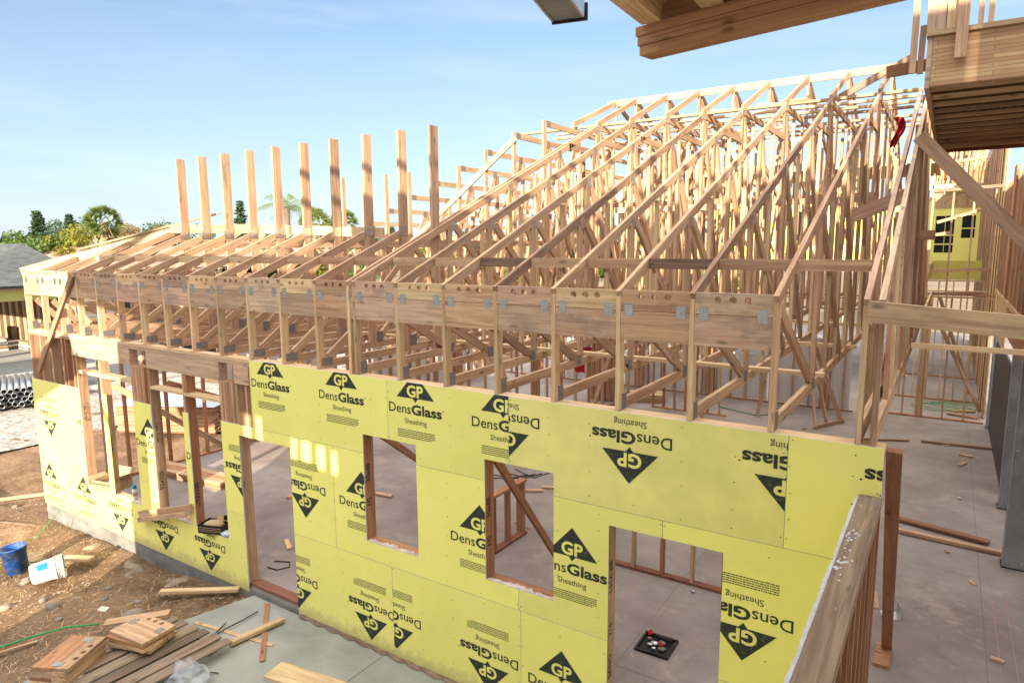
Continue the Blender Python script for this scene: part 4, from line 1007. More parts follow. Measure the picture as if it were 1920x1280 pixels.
for (a, c, d_, e) in ((-.36,-.34,3.95,5.6),(-.72,0,4.7,4.76),(-.72,0,4.3,4.36),(.28,.78,5.0,5.05)): boxo('mullion', a, c if c > a else a+.02, 31.5, 31.53, d_, e, yellow, tb2, b_)
print_logo(tb2.children[0], .16, 3.98, 0, [(-.9, 1.0, 3.5, 5.9)], 31.518, b_)
boxo('rim_panel', -.9, 1.0, 31.6, 31.65, 6.0, 6.62, osb, tb2, b_); boxo('rear_panel', -.9, 1.0, 33.4, 33.45, 7.05, 9.0, fir_red, tb2, b_)
for x in [-.8+.22*i for i in range(9)]: beam('stud', (x, 31.7, 7.0), (x, 31.7, 9.2), .05, .04, fir_pale, tb2, up=(1,0,0), base=b_)
for x in [-.7+.3*i for i in range(6)]: beam('roof_web', (x, 31.6, 6.98), (x+.25, 31.6, 9.4), .05, .07, fir_pale, tb2, up=(1,0,0), base=b_)
for z in (7.9, 8.8): beam('roof_rail', (-.9, 31.55, z), (1.0, 31.55, z+.2), .05, .12, fir_pale, tb2, base=b_)
boxo('rear_wing_wall', -.8, .95, 24.5, 24.6, 3.05, 3.75, yellow, tb2, b_)
# stud wall far left rear, sunlit
stud_wall('stud_wall', 'sunlit stud wall behind the left part of the building', (-20, 17.5), (-10, 17.5), 2.7, .5, (fir_pale, fir))

# ------------------------------------------------------------- EAVE above the viewer
EB = (-1.6, -.8, 5.6)
t = thing('roof_overhang', 'underside of a roof overhang above the viewer with a triple board at its edge', 'roof overhang', EB)
e0 = Vector((-1.71, -.73, 5.598)); ed = Vector((.978, -.208, 0)); en = Vector((-.208, -.978, 0)); en = Vector((-ed.y*-1, -ed.x, 0)); en = Vector((ed.y, -ed.x, 0))   # en points back towards the viewer
for i in range(3):
    a = e0+en*(.02+.042*i); a = e0+en*(.075+.006*i)+Vector((0,0,.03+.058*i)); beam('edge_board', a+ed*(.0 if i == 0 else -.012*i), a+ed*5.2, .14, .055, fir_red, t, base=EB)
et = Vector((.03, -1, 0)); UPZ = Vector((0, 0, .145))
a = e0+en*.15+ed*.09+Vector((0,0,.09)); beam('rafter_tail', a+UPZ, a+UPZ+et*2.5, .13, .12, fir_pale, t, base=EB)
a = e0+en*.15+ed*.50+Vector((0,0,.09)); beam('rafter_tail', a+UPZ, a+UPZ+et*2.5, .13, .12, fir_pale, t, base=EB)
for q in (.9, 1.3, 1.7, 2.1, 2.5): a = e0+en*.15+ed*q+Vector((0,0,.09)); beam('rafter_tail', a+UPZ, a+UPZ+et*2.5, .038, .12, fir, t, base=EB)
a = e0+en*.05+Vector((0,0,.236)); beam('blocking_board', a, a+ed*5.2, .038, .125, fir_red, t, base=EB)
dk = [e0+en*.01, e0+ed*5.2+en*.01, e0+ed*5.2+et*2.8, e0+et*2.8]; dk = [q-Vector(EB)+Vector((0,0,.2995)) for q in dk]
link('roof_deck', pm('dk', dk+[q+Vector((0,0,.02)) for q in dk], [(0,1,2,3),(7,6,5,4),(0,4,5,1),(1,5,6,2),(2,6,7,3),(3,7,4,0)], osb), None, t)
t = thing('roof_gutter', 'dark metal gutter end sticking into the top of the photo', 'gutter', (-2.0, -1.3, 5.8)); b_ = (-2.0,-1.3,5.8)
o = beam('trough', (-2.06,-1.215,5.82), (-1.85,-2.20,5.87), .19, .07, steel, t, base=b_); o = beam('lip', (-2.165,-1.20,5.82), (-1.955,-2.18,5.87), .014, .09, galv, t, base=b_)
beam('end_cap', (-2.058,-1.214,5.82), (-2.062,-1.196,5.82), .225, .10, blacksteel, t, base=b_); beam('lip', (-1.955,-1.23,5.82), (-1.745,-2.22,5.87), .014, .09, galv, t, base=b_)

# ------------------------------------------------------------- NEIGHBOURING BUILDING behind the viewer (unseen, shaped to cast the shade)
NB = (0, -7.1, 0)
t = thing('neighbour_building', 'shade-casting side of the unseen part-built neighbouring building the photo is taken from', 'building', NB)
me = cells_me('fw', [(-7.85,9.5,-.5,6.0),(-9.2,9.5,6.0,7.0),(-3.95,9.5,7.0,7.92),(-1.8,9.5,7.92,8.30),(1.75,9.5,8.30,9.42)],
    [(-7.25,-7.02,2.95,4.3),(3.10,3.145,8.4,10), (-4.0,-3.88,4.35,4.62),(-3.82,-3.64,4.35,4.62),(-3.55,-3.40,4.30,4.60),(-3.31,-3.20,4.28,4.58),(-4.9,-4.75,4.35,4.8),(-4.65,-4.52,4.4,4.8),(2.2,2.75,8.55,8.8)], -.05, .05, facade_m)  # openings cut where sun patches should fall through
link('wall', me, None, t)
for z, x0, x1 in ((7.98,-5.1,-1.8),(8.38,-5.3,1.75),(8.95,-2.6,1.75),(9.35,-1.2,1.75)): beam('guard_rail', (x0, -7.1, z), (x1, -7.1, z), .038, .11, fir_pale, t, base=NB)
for x in (-5.2,-4.2,-3.3,-2.4,-1.5,-.6,.3,1.2): beam('rail_post', (x, -7.15, 7.0 if x < -4 else 7.9), (x, -7.15, 8.45 if x < -2.6 else 9.4), .038, .07, fir_pale, t, up=(1,0,0), base=NB)
beam('shade_panel', (-12.2,-7.1,4.02), (-9.25,-7.1,5.22), .05, .72, facade_m, t, base=NB)  # unseen panel added to shade the top of the left wall
beam('brace', (-9.2,-7.1,5.2), (-7.8,-7.1,3.6), .05, .12, fir_pale, t, base=NB); beam('brace', (-9.6,-7.1,6.9),(-8.3,-7.1,8.2), .05, .12, fir_pale, t, base=NB)

# ------------------------------------------------------------- DEBRIS AND OBJECTS
def panel_stack(loc, rz, n_, label, jit=.012, sz=(.57, .41)):
    # a pile of unused blocking panels: every panel is a thing
    rs = random.Random(int(abs(loc[0]*100)))
    for i in range(n_):
        dx, dy = rs.uniform(-jit, jit), rs.uniform(-jit, jit)
        lb = label % ('topmost' if i == n_-1 else '%s from the bottom' % ORD[i])
        t = thing('blocking_panel', lb, 'blocking panel', (loc[0]+dx, loc[1]+dy, loc[2]+.019+.0385*i), 'unused blocking panels in piles', rz+rs.uniform(-jit, jit)*4)
        link('upper_board', hb[(fir if i % 2 else fir_pale).name], None, t, (0, .125, 0)); link('lower_board', box_me(BL, .243, .038, (fir, fir_pale, fir_red)[i % 3]), None, t, (0, -.0785, 0))
        if i == n_-1:
            for s in (-1, 1): link('toothed_plate', tooth, None, t, (s*.215, .046, .0205), (rad(-90), 0, 0))
panel_stack((-7.52, -2.13, -.02), rad(116)+math.pi, 6, 'blocking panel in the nearer pile left of the pallet, %s')
panel_stack((-7.30, -1.48, .06), rad(12), 4, 'blocking panel in the pile on the far end of the pallet, %s', .03)
tag(beam('board', (-8.1,-1.5,.02), (-7.6,-1.0,.06), .14, .038, fir, None), 'board end poking out behind the pile on the pallet', 'board')
# pallet
PB = (-7.1, -1.6, -.1)
t = thing('pallet', 'weathered grey wooden pallet on the corner of the patio', 'pallet', PB, None, rad(4))
def pl(name, a, b, w_, h_, m_=pallet_wood): return beam(name, a, b, w_, h_, m_, t)
for x in (-.45, 0, .42): pl('stringer', (x*.9, -.62, .065), (x*.9+.08, .62, .065), .038, .09)
pdir = Vector((.04, .13, 0))
for i in range(6):
    a = Vector((-.52+.195*i, -.75, .12)); pl('deck_board', a, a+Vector((.14, 1.4, 0)), .13 if i % 2 else .165, .018)
for yy in (-.55, .5): pl('bottom_board', (-.5, yy, .012), (.5, yy, .012), .1, .018)
# loose boards on the patio
def lb_(p0, p1, w_, h_, m_, label, cat='board', name='loose_board'): return tag(beam(name, p0, p1, w_, h_, m_), label, cat)
lb_((-7.40,-.80,-.093), (-6.20,-.60,-.093), .05, .010, fir, 'thin lath lying under the short yellow board on the patio')
lb_((-7.02,-.06,-.083), (-6.04,-.86,-.083), .055, .008, fir_red, 'narrow reddish lath crossing under the short yellow board')
lb_((-6.60,-.88,-.055), (-6.50,-.22,-.055), .09, .038, fir_pale, 'short yellow board lying across the two laths on the patio')
lb_((-8.50,-.62,-.10), (-7.60,.0-.06,-.06), .09, .038, fir_pale, 'pale board lying on the edge of the patio left of the doorway')
lb_((-5.80,-.90,-.080), (-3.9,-.62,-.078), .28, .038, fir_pale, 'wide pale plank at the bottom edge of the photo')
lb_((-9.98,-.06,.455), (-8.58,-.055,.86), .04, .09, fir, 'board resting across the yellow sill at the left, upper of a pair')
lb_((-9.94,-.10,.385), (-8.62,-.11,.77), .04, .07, fir, 'board resting across the yellow sill at the left, lower of a pair')
lb_((-15.2,-.9,-.26), (-14.0,.75,-.24), .09, .04, fir, 'long thin board lying on the dirt at the left edge of the photo')
lb_((-18,-.2,-.25), (-14.9,-.35,-.25), .09, .04, fir_pale, 'second long board on the dirt farther left')
lb_((-10.9,-.75,-.2), (-10.5,-.55,-.19), .12, .04, fir_pale, 'orange-tan offcut on the mortar spill at the foot of the wall')
lb_((-8.95,-2.4,-.2), (-8.8,-1.95,-.2), .04, .01, fir, 'thin wood sliver on the dirt beside the near stack')
lb_((-.49,6.94,.04), (.77,6.63,.04), .14, .038, fir_red, 'reddish board lying across the corridor floor, rear one of a pair')
lb_((-.45,6.42,.04), (.9,6.31,.04), .09, .05, fir, 'tan board lying across the corridor floor, front one of a pair')
lb_((-.27,12.1,.03), (1.15,12.25,.03), .09, .04, fir, 'long board on the floor beyond the pair of boards')
lb_((.43,11.42,.02), (.66,11.36,.02), .09, .04, fir, 'small offcut on the corridor floor', 'offcut', 'offcut')
lb_((.23,6.0,.015), (.28,6.02,.015), .05, .03, fir, 'tiny offcut in front of the pair of boards', 'offcut', 'offcut')
lb_((.2,15.3,.03), (.85,15.1,.03), .12, .04, fir_red, 'dark board lying between the corridor stud walls'); lb_((.3,15.7,.03), (.8,15.9,.03), .12, .04, fir, 'second board lying between the corridor stud walls')
lb_((-1.4,11.6,.03), (-.5,12.0,.03), .05, .03, fir_red, 'splintered stick on the floor left of the long board')
for i in range(26):
    x = rn.uniform(-12.5, .8); yy = rn.uniform(.8, 13.5)
    a = rn.uniform(0, 3.14); L = rn.uniform(.05, .22)
    tag(beam('wood_scrap', (x-L*math.cos(a), yy-L*math.sin(a), .012), (x+L*math.cos(a), yy+L*math.sin(a), .012), rn.choice((.02,.04,.07)), .018, rn.choice((fir, fir_pale, fir_red))), 'small scrap of wood lying on the slab among the sawdust', 'scrap', 'wood scraps scattered over the slab')
for i, (x, y, a) in enumerate([(-6.04,4.9,.5),(-5.85,5.2,.4),(-6.3,6.6,1.2),(-8.6,3.0,.3),(-9.6,2.45,1.9),(-8.2,3.3,.1),(-7.0,12.9,.2),(-7.2,13.0,.9)]):
    tag(beam('offcut', (x-.17*math.cos(a), y-.17*math.sin(a), .022+(.04 if i == 7 else 0)), (x+.17*math.cos(a), y+.17*math.sin(a), .022+(.04 if i == 7 else 0)), .09, .038, fir), ['offcut on the floor seen through the right window opening, front','offcut on the floor seen through the right window opening, behind','offcut on the floor seen through the left square window','offcut on the floor inside the doorway','offcut near the sun streaks inside the doorway','second offcut on the floor inside the doorway','offcut by the rear white boards','offcut stacked by the rear white boards'][i], 'offcut', 'offcuts on the slab')
def lumber(label, loc, L, W, n_, rz, mats):
    t = thing('lumber_stack', label, 'lumber stack', loc, None, rz)
    for j in range(n_):
        for i in range(W): beam('board', (-L/2+rn.uniform(-.04,.04), (i-W/2)*.15, .06+.045*j), (L/2+rn.uniform(-.04,.04), (i-W/2)*.15, .06+.045*j), .14, .038, mats[(i+j) % len(mats)], t)
    return t
lumber('stack of lumber under a blue-grey film beyond the left window opening', (-16.8, 4.6, -.3), 2.6, 8, 16, .5, (fir_red, fir))
tag(link('tarp', grid_me('tp', lin(-1.4, 1.4, 20), lin(-.75, .75, 12), lambda x, y: .46+.02*noise.noise(Vector((x*4, y*4, 1))), plastic_film), None, None, (-16.8, 4.55, .0), (0, 0, .5)), 'blue-grey film spread on the lumber stack', 'tarp')
lumber('low stack of boards on the slab before the white rear boards', (-7.05, 12.8, -.04), 1.0, 4, 5, .4, (fir, fir_pale))
lumber('small stack of boards near the left end wall', (-12.1, 2.1, -.04), 2.2, 3, 3, .1, (fir, fir_red))
# rods
def tube(name, pts, rr_, mat, label, cat, parent=None): return tag(link(name, tube_me(name, pts, rr_, mat), None, parent), label, cat)
tube('rebar_rod', [(-6.94,-.25,-.075),(-6.92,-.5,-.07),(-6.93,-.72,-.07),(-6.90,-.95,-.085),(-6.98,-1.12,-.085)], .007, blacksteel, 'long bent black rod on the patio beside the pallet', 'rod')
tube('rebar_rod', [(-7.05,-.62,-.075),(-6.97,-.8,-.08),(-6.93,-.95,-.08),(-7.05,-1.02,-.085)], .007, blacksteel, 'shorter bent black rod beside the long one on the patio', 'rod')
tube('rebar_rod', [(-7.0,-1.35,-.06),(-6.6,-1.4,-.08),(-6.25,-1.25,-.08)], .006, blacksteel, 'black rod sticking out beside the plastic bag', 'rod')
tube('rebar_rod', [(-7.75,.62,.01),(-7.55,.72,.01),(-7.42,.62,.01),(-7.5,.47,.01),(-7.68,.45,.01)], .008, blacksteel, 'bent hexagonal black rod on the slab inside the doorway', 'rod')
tube('rebar_rod', [(-8.5,2.55,.01),(-8.3,2.45,.01),(-8.45,2.9,.01)], .008, blacksteel, 'V-shaped black rod on the slab behind the doorway', 'rod')
for i in range(4): tube('rebar_rod', [(-7.3+.1*i,5.0+.25*i,.01),(-6.8+.13*i,5.2+.1*i,.01),(-6.6+.1*i,5.6+.1*i,.012)], .009, blacksteel, 'bent black rod on the slab seen through the left square window, %s of a tangle' % ORD[i], 'rod')
tube('rebar_rod', [(-5.6,10.4,.01),(-5.0,10.9,.01),(-4.2,11.0,.01)], .012, blacksteel, 'curved dark rod on the slab before the white boards', 'rod')
tube('rebar_rod', [(-11.3,-1.2,-.2),(-10.9,-.95,-.17),(-10.5,-.9,-.18)], .008, blacksteel, 'black rod on the dirt near the mortar spill', 'rod')
tube('hose', [(-9.6,-2.6,-.2),(-9.0,-2.28,-.185),(-8.93,-2.0,-.18),(-8.76,-1.65,-.165),(-8.5,-1.4,-.17)], .012, greenhose, 'green hose crossing the dirt at the lower left corner', 'hose')
for i in range(4):
    c = (-.1+.25*i, 16.0+.15*i); tube('hose', [(c[0]+.55*math.cos(a*.5)*(1+.1*i), c[1]+.4*math.sin(a*.5), .015+.01*i) for a in range(12)], .007, greenhose, 'green hose loop on the floor between the corridor walls, %s from the left' % ORD[i], 'hose')
tube('hose', [(-5.0,13.0,.015),(-4.0,12.6,.015),(-3.2,13.2,.015)], .012, greenhose, 'green hose on the slab near the rear wall', 'hose')
tube('guy_stick', [(-12.9,-.35,-.3),(-13.7,-.7,-.28),(-14.2,-1.4,-.26)], .008, fir_grey, 'thin stick on the dirt by the left end of the foundation', 'stick')
# buckets
prof = [(.0,.0),(.118,.0),(.122,.006),(.145,.30),(.152,.30),(.152,.335),(.158,.335),(.158,.35),(.150,.352),(.140,.345),(.132,.02),(0,.018)]
t = thing('bucket', 'dented blue plastic bucket standing on the dirt at the left edge', 'bucket', (-11.42, -1.18, -.37))
link('body', lathe_me('b', prof, blue), None, t); t.rotation_euler = (.06, -.05, 0); t.scale = (1.12, 1.12, 1.12)
link('handle', tube_me('h', [(.158*math.cos(a), .158*math.sin(a)*.98, .31-.10*abs(math.sin(a))) for a in [math.pi+math.pi*i/12 for i in range(13)]], .003, blacksteel), None, t)
t = thing('bucket', 'white plastic bucket lying on its side on the dirt', 'bucket', (-10.62, -1.30, -.16)); t.rotation_euler = (0, rad(84), rad(66)); t.scale = (1.1, 1.1, 1.15)
link('body', lathe_me('b', prof, whiteplastic), None, t)
for z in (.262,.285,.305): link('rib', lathe_me('r', [(.143,z),(.156,z),(.156,z+.006),(.143,z+.006)], whiteplastic), None, t)
lab = []
for i in range(7):
    a = 3.5+.12*i; lab += [(.1335*math.cos(a), .1335*math.sin(a), .08), (.1415*math.cos(a), .1415*math.sin(a), .19)]
link('label', pm('lab', lab, [(2*i, 2*i+2, 2*i+3, 2*i+1) for i in range(6)], teal), None, t)
# spray can on sill
t = thing('spray_can', 'white spray can with a blue-green cap standing on the left sill', 'spray can', (-10.31, .065, .575))
link('body', lathe_me('c', [(0,0),(.033,0),(.034,.005),(.034,.165),(.028,.178),(0,.18)], whiteplastic), None, t)
link('cap', lathe_me('c', [(.029,.172),(.031,.175),(.030,.22),(.026,.232),(0,.234)], teal), None, t)
link('label', lathe_me('c', [(.0346,.06),(.0346,.12)], card), None, t)
# box of nails on sill
t = thing('nail_box', 'open black box of hardware standing on the sill of the wide window opening', 'box', (-8.2, .05, .575), None, .35)
for a in ((-.19,.19,-.12,-.108,0,.12),(-.19,.19,.108,.12,0,.12),(-.19,-.178,-.108,.108,0,.12),(.178,.19,-.108,.108,0,.12),(-.178,.178,-.108,.108,.0,.075)): boxo('side', *a, black, t)
for z in (.03,.055,.08): boxo('stripe', -.17, .17, -.1225, -.1205, z, z+.006, card, t)
link('contents', rock_me('r', .15, card, 5, .5), None, t, (-.02, .0, .09)); link('flap', box_me(.16,.006,.10,black), None, t, (.16,.09,.15), (.6,.3,.4)); link('flap', box_me(.16,.006,.08,card), None, t, (.05,.1,.15), (-.5,.2,.1))
link_ = tag(link('gloves', rock_me('r', .10, plastic_film, 8, .5), None, None, (-7.93, .04, .60)), 'crumpled grey rag beside the black hardware box on the sill', 'rag')
# cardboard box on left sill
t = thing('cardboard_box', 'open cardboard box of hardware on the left sill', 'box', (-11.18, .16, .56), None, .2)
for a in ((-.24,.24,-.17,-.164,0,.16),(-.24,.24,.164,.17,0,.16),(-.24,-.234,-.164,.164,0,.16),(.234,.24,-.164,.164,0,.16),(-.234,.234,-.164,.164,0,.006)): boxo('side', *a, card, t)
link('flap', box_me(.46,.006,.16,card), None, t, (0,.2,.22), (-.5,0,0)); link('flap', box_me(.46,.006,.16,card), None, t, (0,-.23,.13), (1.2,0,.05)); link('flap', box_me(.006,.3,.16,card), None, t, (.28,0,.21), (0,.8,0)); link('flap', box_me(.006,.3,.16,card), None, t, (-.3,0,.15), (0,-1.1,0))
link('contents', rock_me('r', .13, galv, 6, .6), None, t, (.05, -.02, .09))
# floor drain box
t = thing('floor_box', 'black floor box with red flap and rubble, on the slab behind the large opening', 'floor box', (-2.44, 1.60, 0), None, .03)
for a in ((-.19,.19,-.19,-.165,.003,.03),(-.19,.19,.165,.19,.003,.035),(-.19,-.165,-.165,.165,.003,.03),(.165,.19,-.165,.165,.003,.03),(-.165,.165,-.165,.165,.003,.006)): boxo('rim', *a, black, t)
for i, (x, y, s) in enumerate([(-.02,.0,.05),(.05,.05,.04),(-.06,-.04,.035),(.08,-.06,.045),(.0,-.09,.03),(-.1,.07,.03)]): link('rubble', rock_me('r', s, stone if i % 2 else galv, i+20), None, t, (x, y, .03))
link('red_flap', box_me(.05,.06,.008,redp), None, t, (-.12,.14,.06), (.3,-.5,.3)); link('red_flap', box_me(.03,.07,.02,redp), None, t, (.06,-.03,.06), (.2,.2,.7)); link('pipe', tube_me('p', [(-.05,.12,.05),(.14,.10,.05)], .022, black), None, t)
# crumpled things
tag(link('crumpled_ball', rock_me('r', .03, plastic_film, 30), None, None, (-2.47, 2.96, .02)), 'crumpled foil ball on the slab below the partition frame', 'litter')
tag(link('crumpled_ball', rock_me('r', .035, whiteplastic, 31), None, None, (.42, 8.53, .02)), 'white crumpled ball on the corridor floor', 'litter')
tag(link('paper_scrap', box_me(.11,.10,.003,whiteplastic), None, None, (-8.96,-1.13, zd(-8.96,-1.13)+.02), (.1,.15,.6)), 'white scrap of paper on the dirt', 'paper')
tag(link('wood_chip', box_me(.05,.012,.004,fir_pale), None, None, (-2.60,1.30,.004), (0,0,-.7)), 'pale splinter beside the black floor box', 'splinter')
t = thing('angle_bracket', 'galvanised angle bracket standing on the corridor floor beside the loose stud', 'bracket', (-.3, 3.7, 0), None, .3)
boxo('leg', -.1, .08, -.10, .10, .002, .006, galv, t); boxo('leg', .08, .084, -.10, .10, .002, .16, galv, t)
# clear bag
vs = []; 
bm = bmesh.new(); bmesh.ops.create_icosphere(bm, subdivisions=4, radius=1)
for v in bm.verts:
    n_ = 1+.35*noise.noise(v.co*2.2)+.30*abs(noise.noise(v.co*5))+.14*abs(noise.noise(v.co*13)); v.co = Vector((v.co.x*.24*n_, v.co.y*.17*n_, max(0, v.co.z*.13*n_+.03)))
me = bpy.data.meshes.new('bag'); bm.to_mesh(me); bm.free(); me.materials.append(clear_bag)
for p in me.polygons: p.use_smooth = True
tag(link('plastic_bag', me, None, None, (-6.46,-1.48,-.098)), 'crumpled clear plastic bag on the patio at the bottom edge', 'bag')
# mortar droppings at the foot of the wall
mortar = simple('mortar', (.25,.205,.155), .95, 0, .4, 5, .015)
def zmort(x, y): return zd(x, y)-.012-.06*((x+9.6)/1.9)**2-.10*((y+.25)/.42)**2+.10*noise.noise(Vector((x*2.2, y*2.2, 8)))+.04*noise.noise(Vector((x*7, y*7, 3)))
tag(link('mortar_spill', grid_me('ms', lin(-11.6,-7.5,70), lin(-.95,-.02,26), zmort, mortar)), kind='structure')
tube('rope', [(-11.9,-.02,.9),(-12.1,-.3,.1),(-12.3,-.6,-.3)], .006, greenhose, 'thin line hanging down the left end of the yellow wall', 'rope')
tag(link('flashing_strip', pm('fl', [(-6.43+2.6*i/30, -.02-(.03+.02*math.sin(i*2.1) if j else 0), -.098+(.0 if j else .035)+(rn.uniform(0,.015))) for i in range(31) for j in (0,1)], [(2*i, 2*i+2, 2*i+3, 2*i+1) for i in range(30)], fir_dark)), 'torn dark flashing strip along the foot of the yellow wall', 'flashing')

# ------------------------------------------------------------- BACKGROUND at left: houses, pipes, trees
def hip_house(label, x0, x1, y0, y1, z0, ze, zr, wallm, roofm, ov=.5, name='house', hipd=None):
    b_ = (x0, y0, z0); t = thing(name, label, 'house', b_)
    hd = hipd or (x1-x0)/2
    X0, X1, Y0, Y1 = x0-ov-b_[0], x1+ov-b_[0], y0-ov-b_[1], y1+ov-b_[1]; e = ze-z0; rz_ = zr-z0
    xm = (X0+X1)/2
    V = [(X0,Y0,e),(X1,Y0,e),(X1,Y1,e),(X0,Y1,e),(xm,Y0+hd,rz_),(xm,Y1-hd,rz_)]
    # each slope its own plane so that the courses run level
    for nm, fc in (('roof', (0,1,4)), ('roof', (1,2,5,4)), ('roof', (2,3,5)), ('roof', (3,0,4,5))):
        pts = [Vector(V[i]) for i in fc]; ex = (pts[1]-pts[0]).normalized(); nz_ = ex.cross(pts[2]-pts[0]).normalized(); ey = nz_.cross(ex)
        m_ = Matrix((ex, ey, nz_)).transposed(); inv = m_.inverted()
        L = [inv @ (p-pts[0]) for p in pts]
        n_ = len(L); me = pm('rf', L+[q-Vector((0,0,.12)) for q in L], [tuple(range(n_)), tuple(range(n_, 2*n_))[::-1]]+[(i, (i+1) % n_, (i+1) % n_+n_, i+n_) for i in range(n_)], roofm)
        o = link('roof', me, None, t); M4 = m_.to_4x4(); M4.translation = pts[0]; o.matrix_local = M4
    return t, b_
def roof_face(t, pts, mat):
    pts = [Vector(q) for q in pts]; ex = (pts[1]-pts[0]).normalized(); nz_ = ex.cross(pts[2]-pts[0]).normalized(); ey = nz_.cross(ex)
    m_ = Matrix((ex, ey, nz_)).transposed(); inv = m_.inverted(); L = [inv @ (p-pts[0]) for p in pts]; n_ = len(L)
    me = pm('rf', L+[q-Vector((0,0,.12)) for q in L], [tuple(range(n_)), tuple(range(n_, 2*n_))[::-1]]+[(i, (i+1) % n_, (i+1) % n_+n_, i+n_) for i in range(n_)], mat)
    o = link('roof', me, None, t); M4 = m_.to_4x4(); M4.translation = pts[0]; o.matrix_local = M4
b_ = (-46, 4.9, -.25)
t = thing('house', 'house under construction with a grey shingle roof and an open studded bay', 'house', b_)
FR, FL, BR, BL_, AP, RR_ = [Vector(q)-Vector(b_) for q in ((-32.7,10.4,2.88),(-32.7,4.4,2.88),(-47,10.4,2.88),(-47,4.4,2.88),(-37.6,9.4,4.66),(-44,9.0,4.66))]
roof_face(t, (FL, FR, AP), shingle); roof_face(t, (BL_, FL, AP, RR_), shingle); roof_face(t, (FR, BR, RR_, AP), shingle); roof_face(t, (BR, BL_, RR_), shingle)
boxo('floor', -46, -33.3, 4.9, 9.9, -.3, -.2, path_m, t, b_)
boxo('wall', -46, -45.8, 4.9, 9.9, -.2, 2.8, card, t, b_); boxo('wall', -45.8, -33.6, 9.7, 9.9, -.2, 2.8, card, t, b_)
boxo('fascia', -33.05, -32.99, 4.5, 10.3, 2.66, 2.83, fir_pale, t, b_); boxo('lintel', -33.55, -33.45, 4.9, 9.9, 2.2, 2.66, yellow, t, b_)
boxo('wall', -33.6, -33.45, 4.9, 5.75, -.2, 2.2, yellow, t, b_)
for i in range(8): boxo('stud', -45.75, -45.6, 5.2+.62*i, 5.3+.62*i, -.2, 2.7, fir_grey, t, b_)
for i in range(15): boxo('stud', -45+.8*i, -44.9+.8*i, 9.55, 9.68, -.2, 2.7, fir_grey, t, b_)
for i, (x, y, h_) in enumerate([(-38,6.9,.9),(-36.5,7.4,.6),(-40,8.1,1.2),(-35.5,8.5,.5)]):
    t = thing('material_pile', 'pile of boxed materials inside the open bay of the grey-roofed house, %s from the left' % ORD[i], 'pile', (x, y, -.2), 'piles in the open bay')
    for j in range(int(h_/.14)): boxo('pack', -.5+.05*(j % 3), .5+.04*(j % 2), -.35, .35-.05*(j % 2), .14*j, .14*j+.11, (steel, whiteboard, card)[(i+j) % 3], t)
hip_house('low house with a pinkish tiled roof beyond the grey-roofed house', -62, -50, 14, 40, -.3, 2.9, 4.55, stucco, tile_red, .6)
hip_house('house with a brown tiled roof behind the skirted palm', -90, -76, 26, 60, -.3, 3.2, 5.5, stucco, tile_brown, .6)
hip_house('distant house with a pale roof right of the skirted palm', -80, -70, 48, 66, -.3, 3.0, 4.8, stucco, tile_red, .6)
t = thing('pickup_truck', 'dark blue vehicle glimpsed between the trusses at the left', 'vehicle', (-36, 15.0, -.26), None, .4)
boxo('body', -2.4, 2.4, -.9, .9, .45, 1.0, simple('navy_paint', (.01,.03,.10), .3), t); boxo('cab', -.6, 1.3, -.8, .8, 1.0, 1.75, winglass, t)
for x in (-1.5, 1.5):
    for y in (-.88, .88): link('wheel', lathe_me('w', [(0,-.11),(.36,-.11),(.38,0),(.36,.11),(0,.11)], black), None, t, (x, y, .38), (rad(90), 0, 0))
dullpipe = simple('dull_galvanised', (.30,.31,.32), .4, .8, .3, 9)
# bundle of metal pipes on pallet
t = thing('pipe_bundle', 'bundle of shiny galvanised pipes stacked on timber at the left edge', 'pipe bundle', (-24.2, 3.5, -.3), None, rad(-20))
pipe = lathe_me('pp', [(.064,-1.4),(.074,-1.4),(.074,1.4),(.064,1.4),(.064,-1.4)], dullpipe, 14)
for j in range(4):
    for i in range(11): link('pipe', pipe, None, t, (.06*((i*7+j*3) % 5), -.85+.155*i+(.077 if j % 2 else 0), .19+.135*j), (0, rad(90), 0))
for x in (-1, 1): boxo('bearer', x-.06, x+.06, -.95, .95, .02, .12, fir, t)
for i, (x, y) in enumerate([(-25.8,3.4),(-26.6,4.6),(-22.0,9.5)]):
    t = thing('pallet_load', 'pallet of sheet goods near the pipes, %s from the viewer' % ORD[i], 'pallet', (x, y, -.3), 'loaded pallets near the pipes', .3*i)
    for j in range(5): boxo('slat', -.6, .6, -.55+.22*j, -.42+.22*j, .10, .12, fir_grey, t)
    for q in (-.5, 0, .46): boxo('bearer', q, q+.05, -.55, .55, .0, .098, fir_grey, t)
    for j in range(3): boxo('sheet', -.55, .55, -.5, .5, .125+.07*j, .185+.07*j, (whiteboard, steel, card)[j], t)
tag(boxo('fence_rail', -27.0,-26.9, 9.0, 26, -.3, .5, black), 'dark low barrier beside the road seen through the left opening', 'barrier')

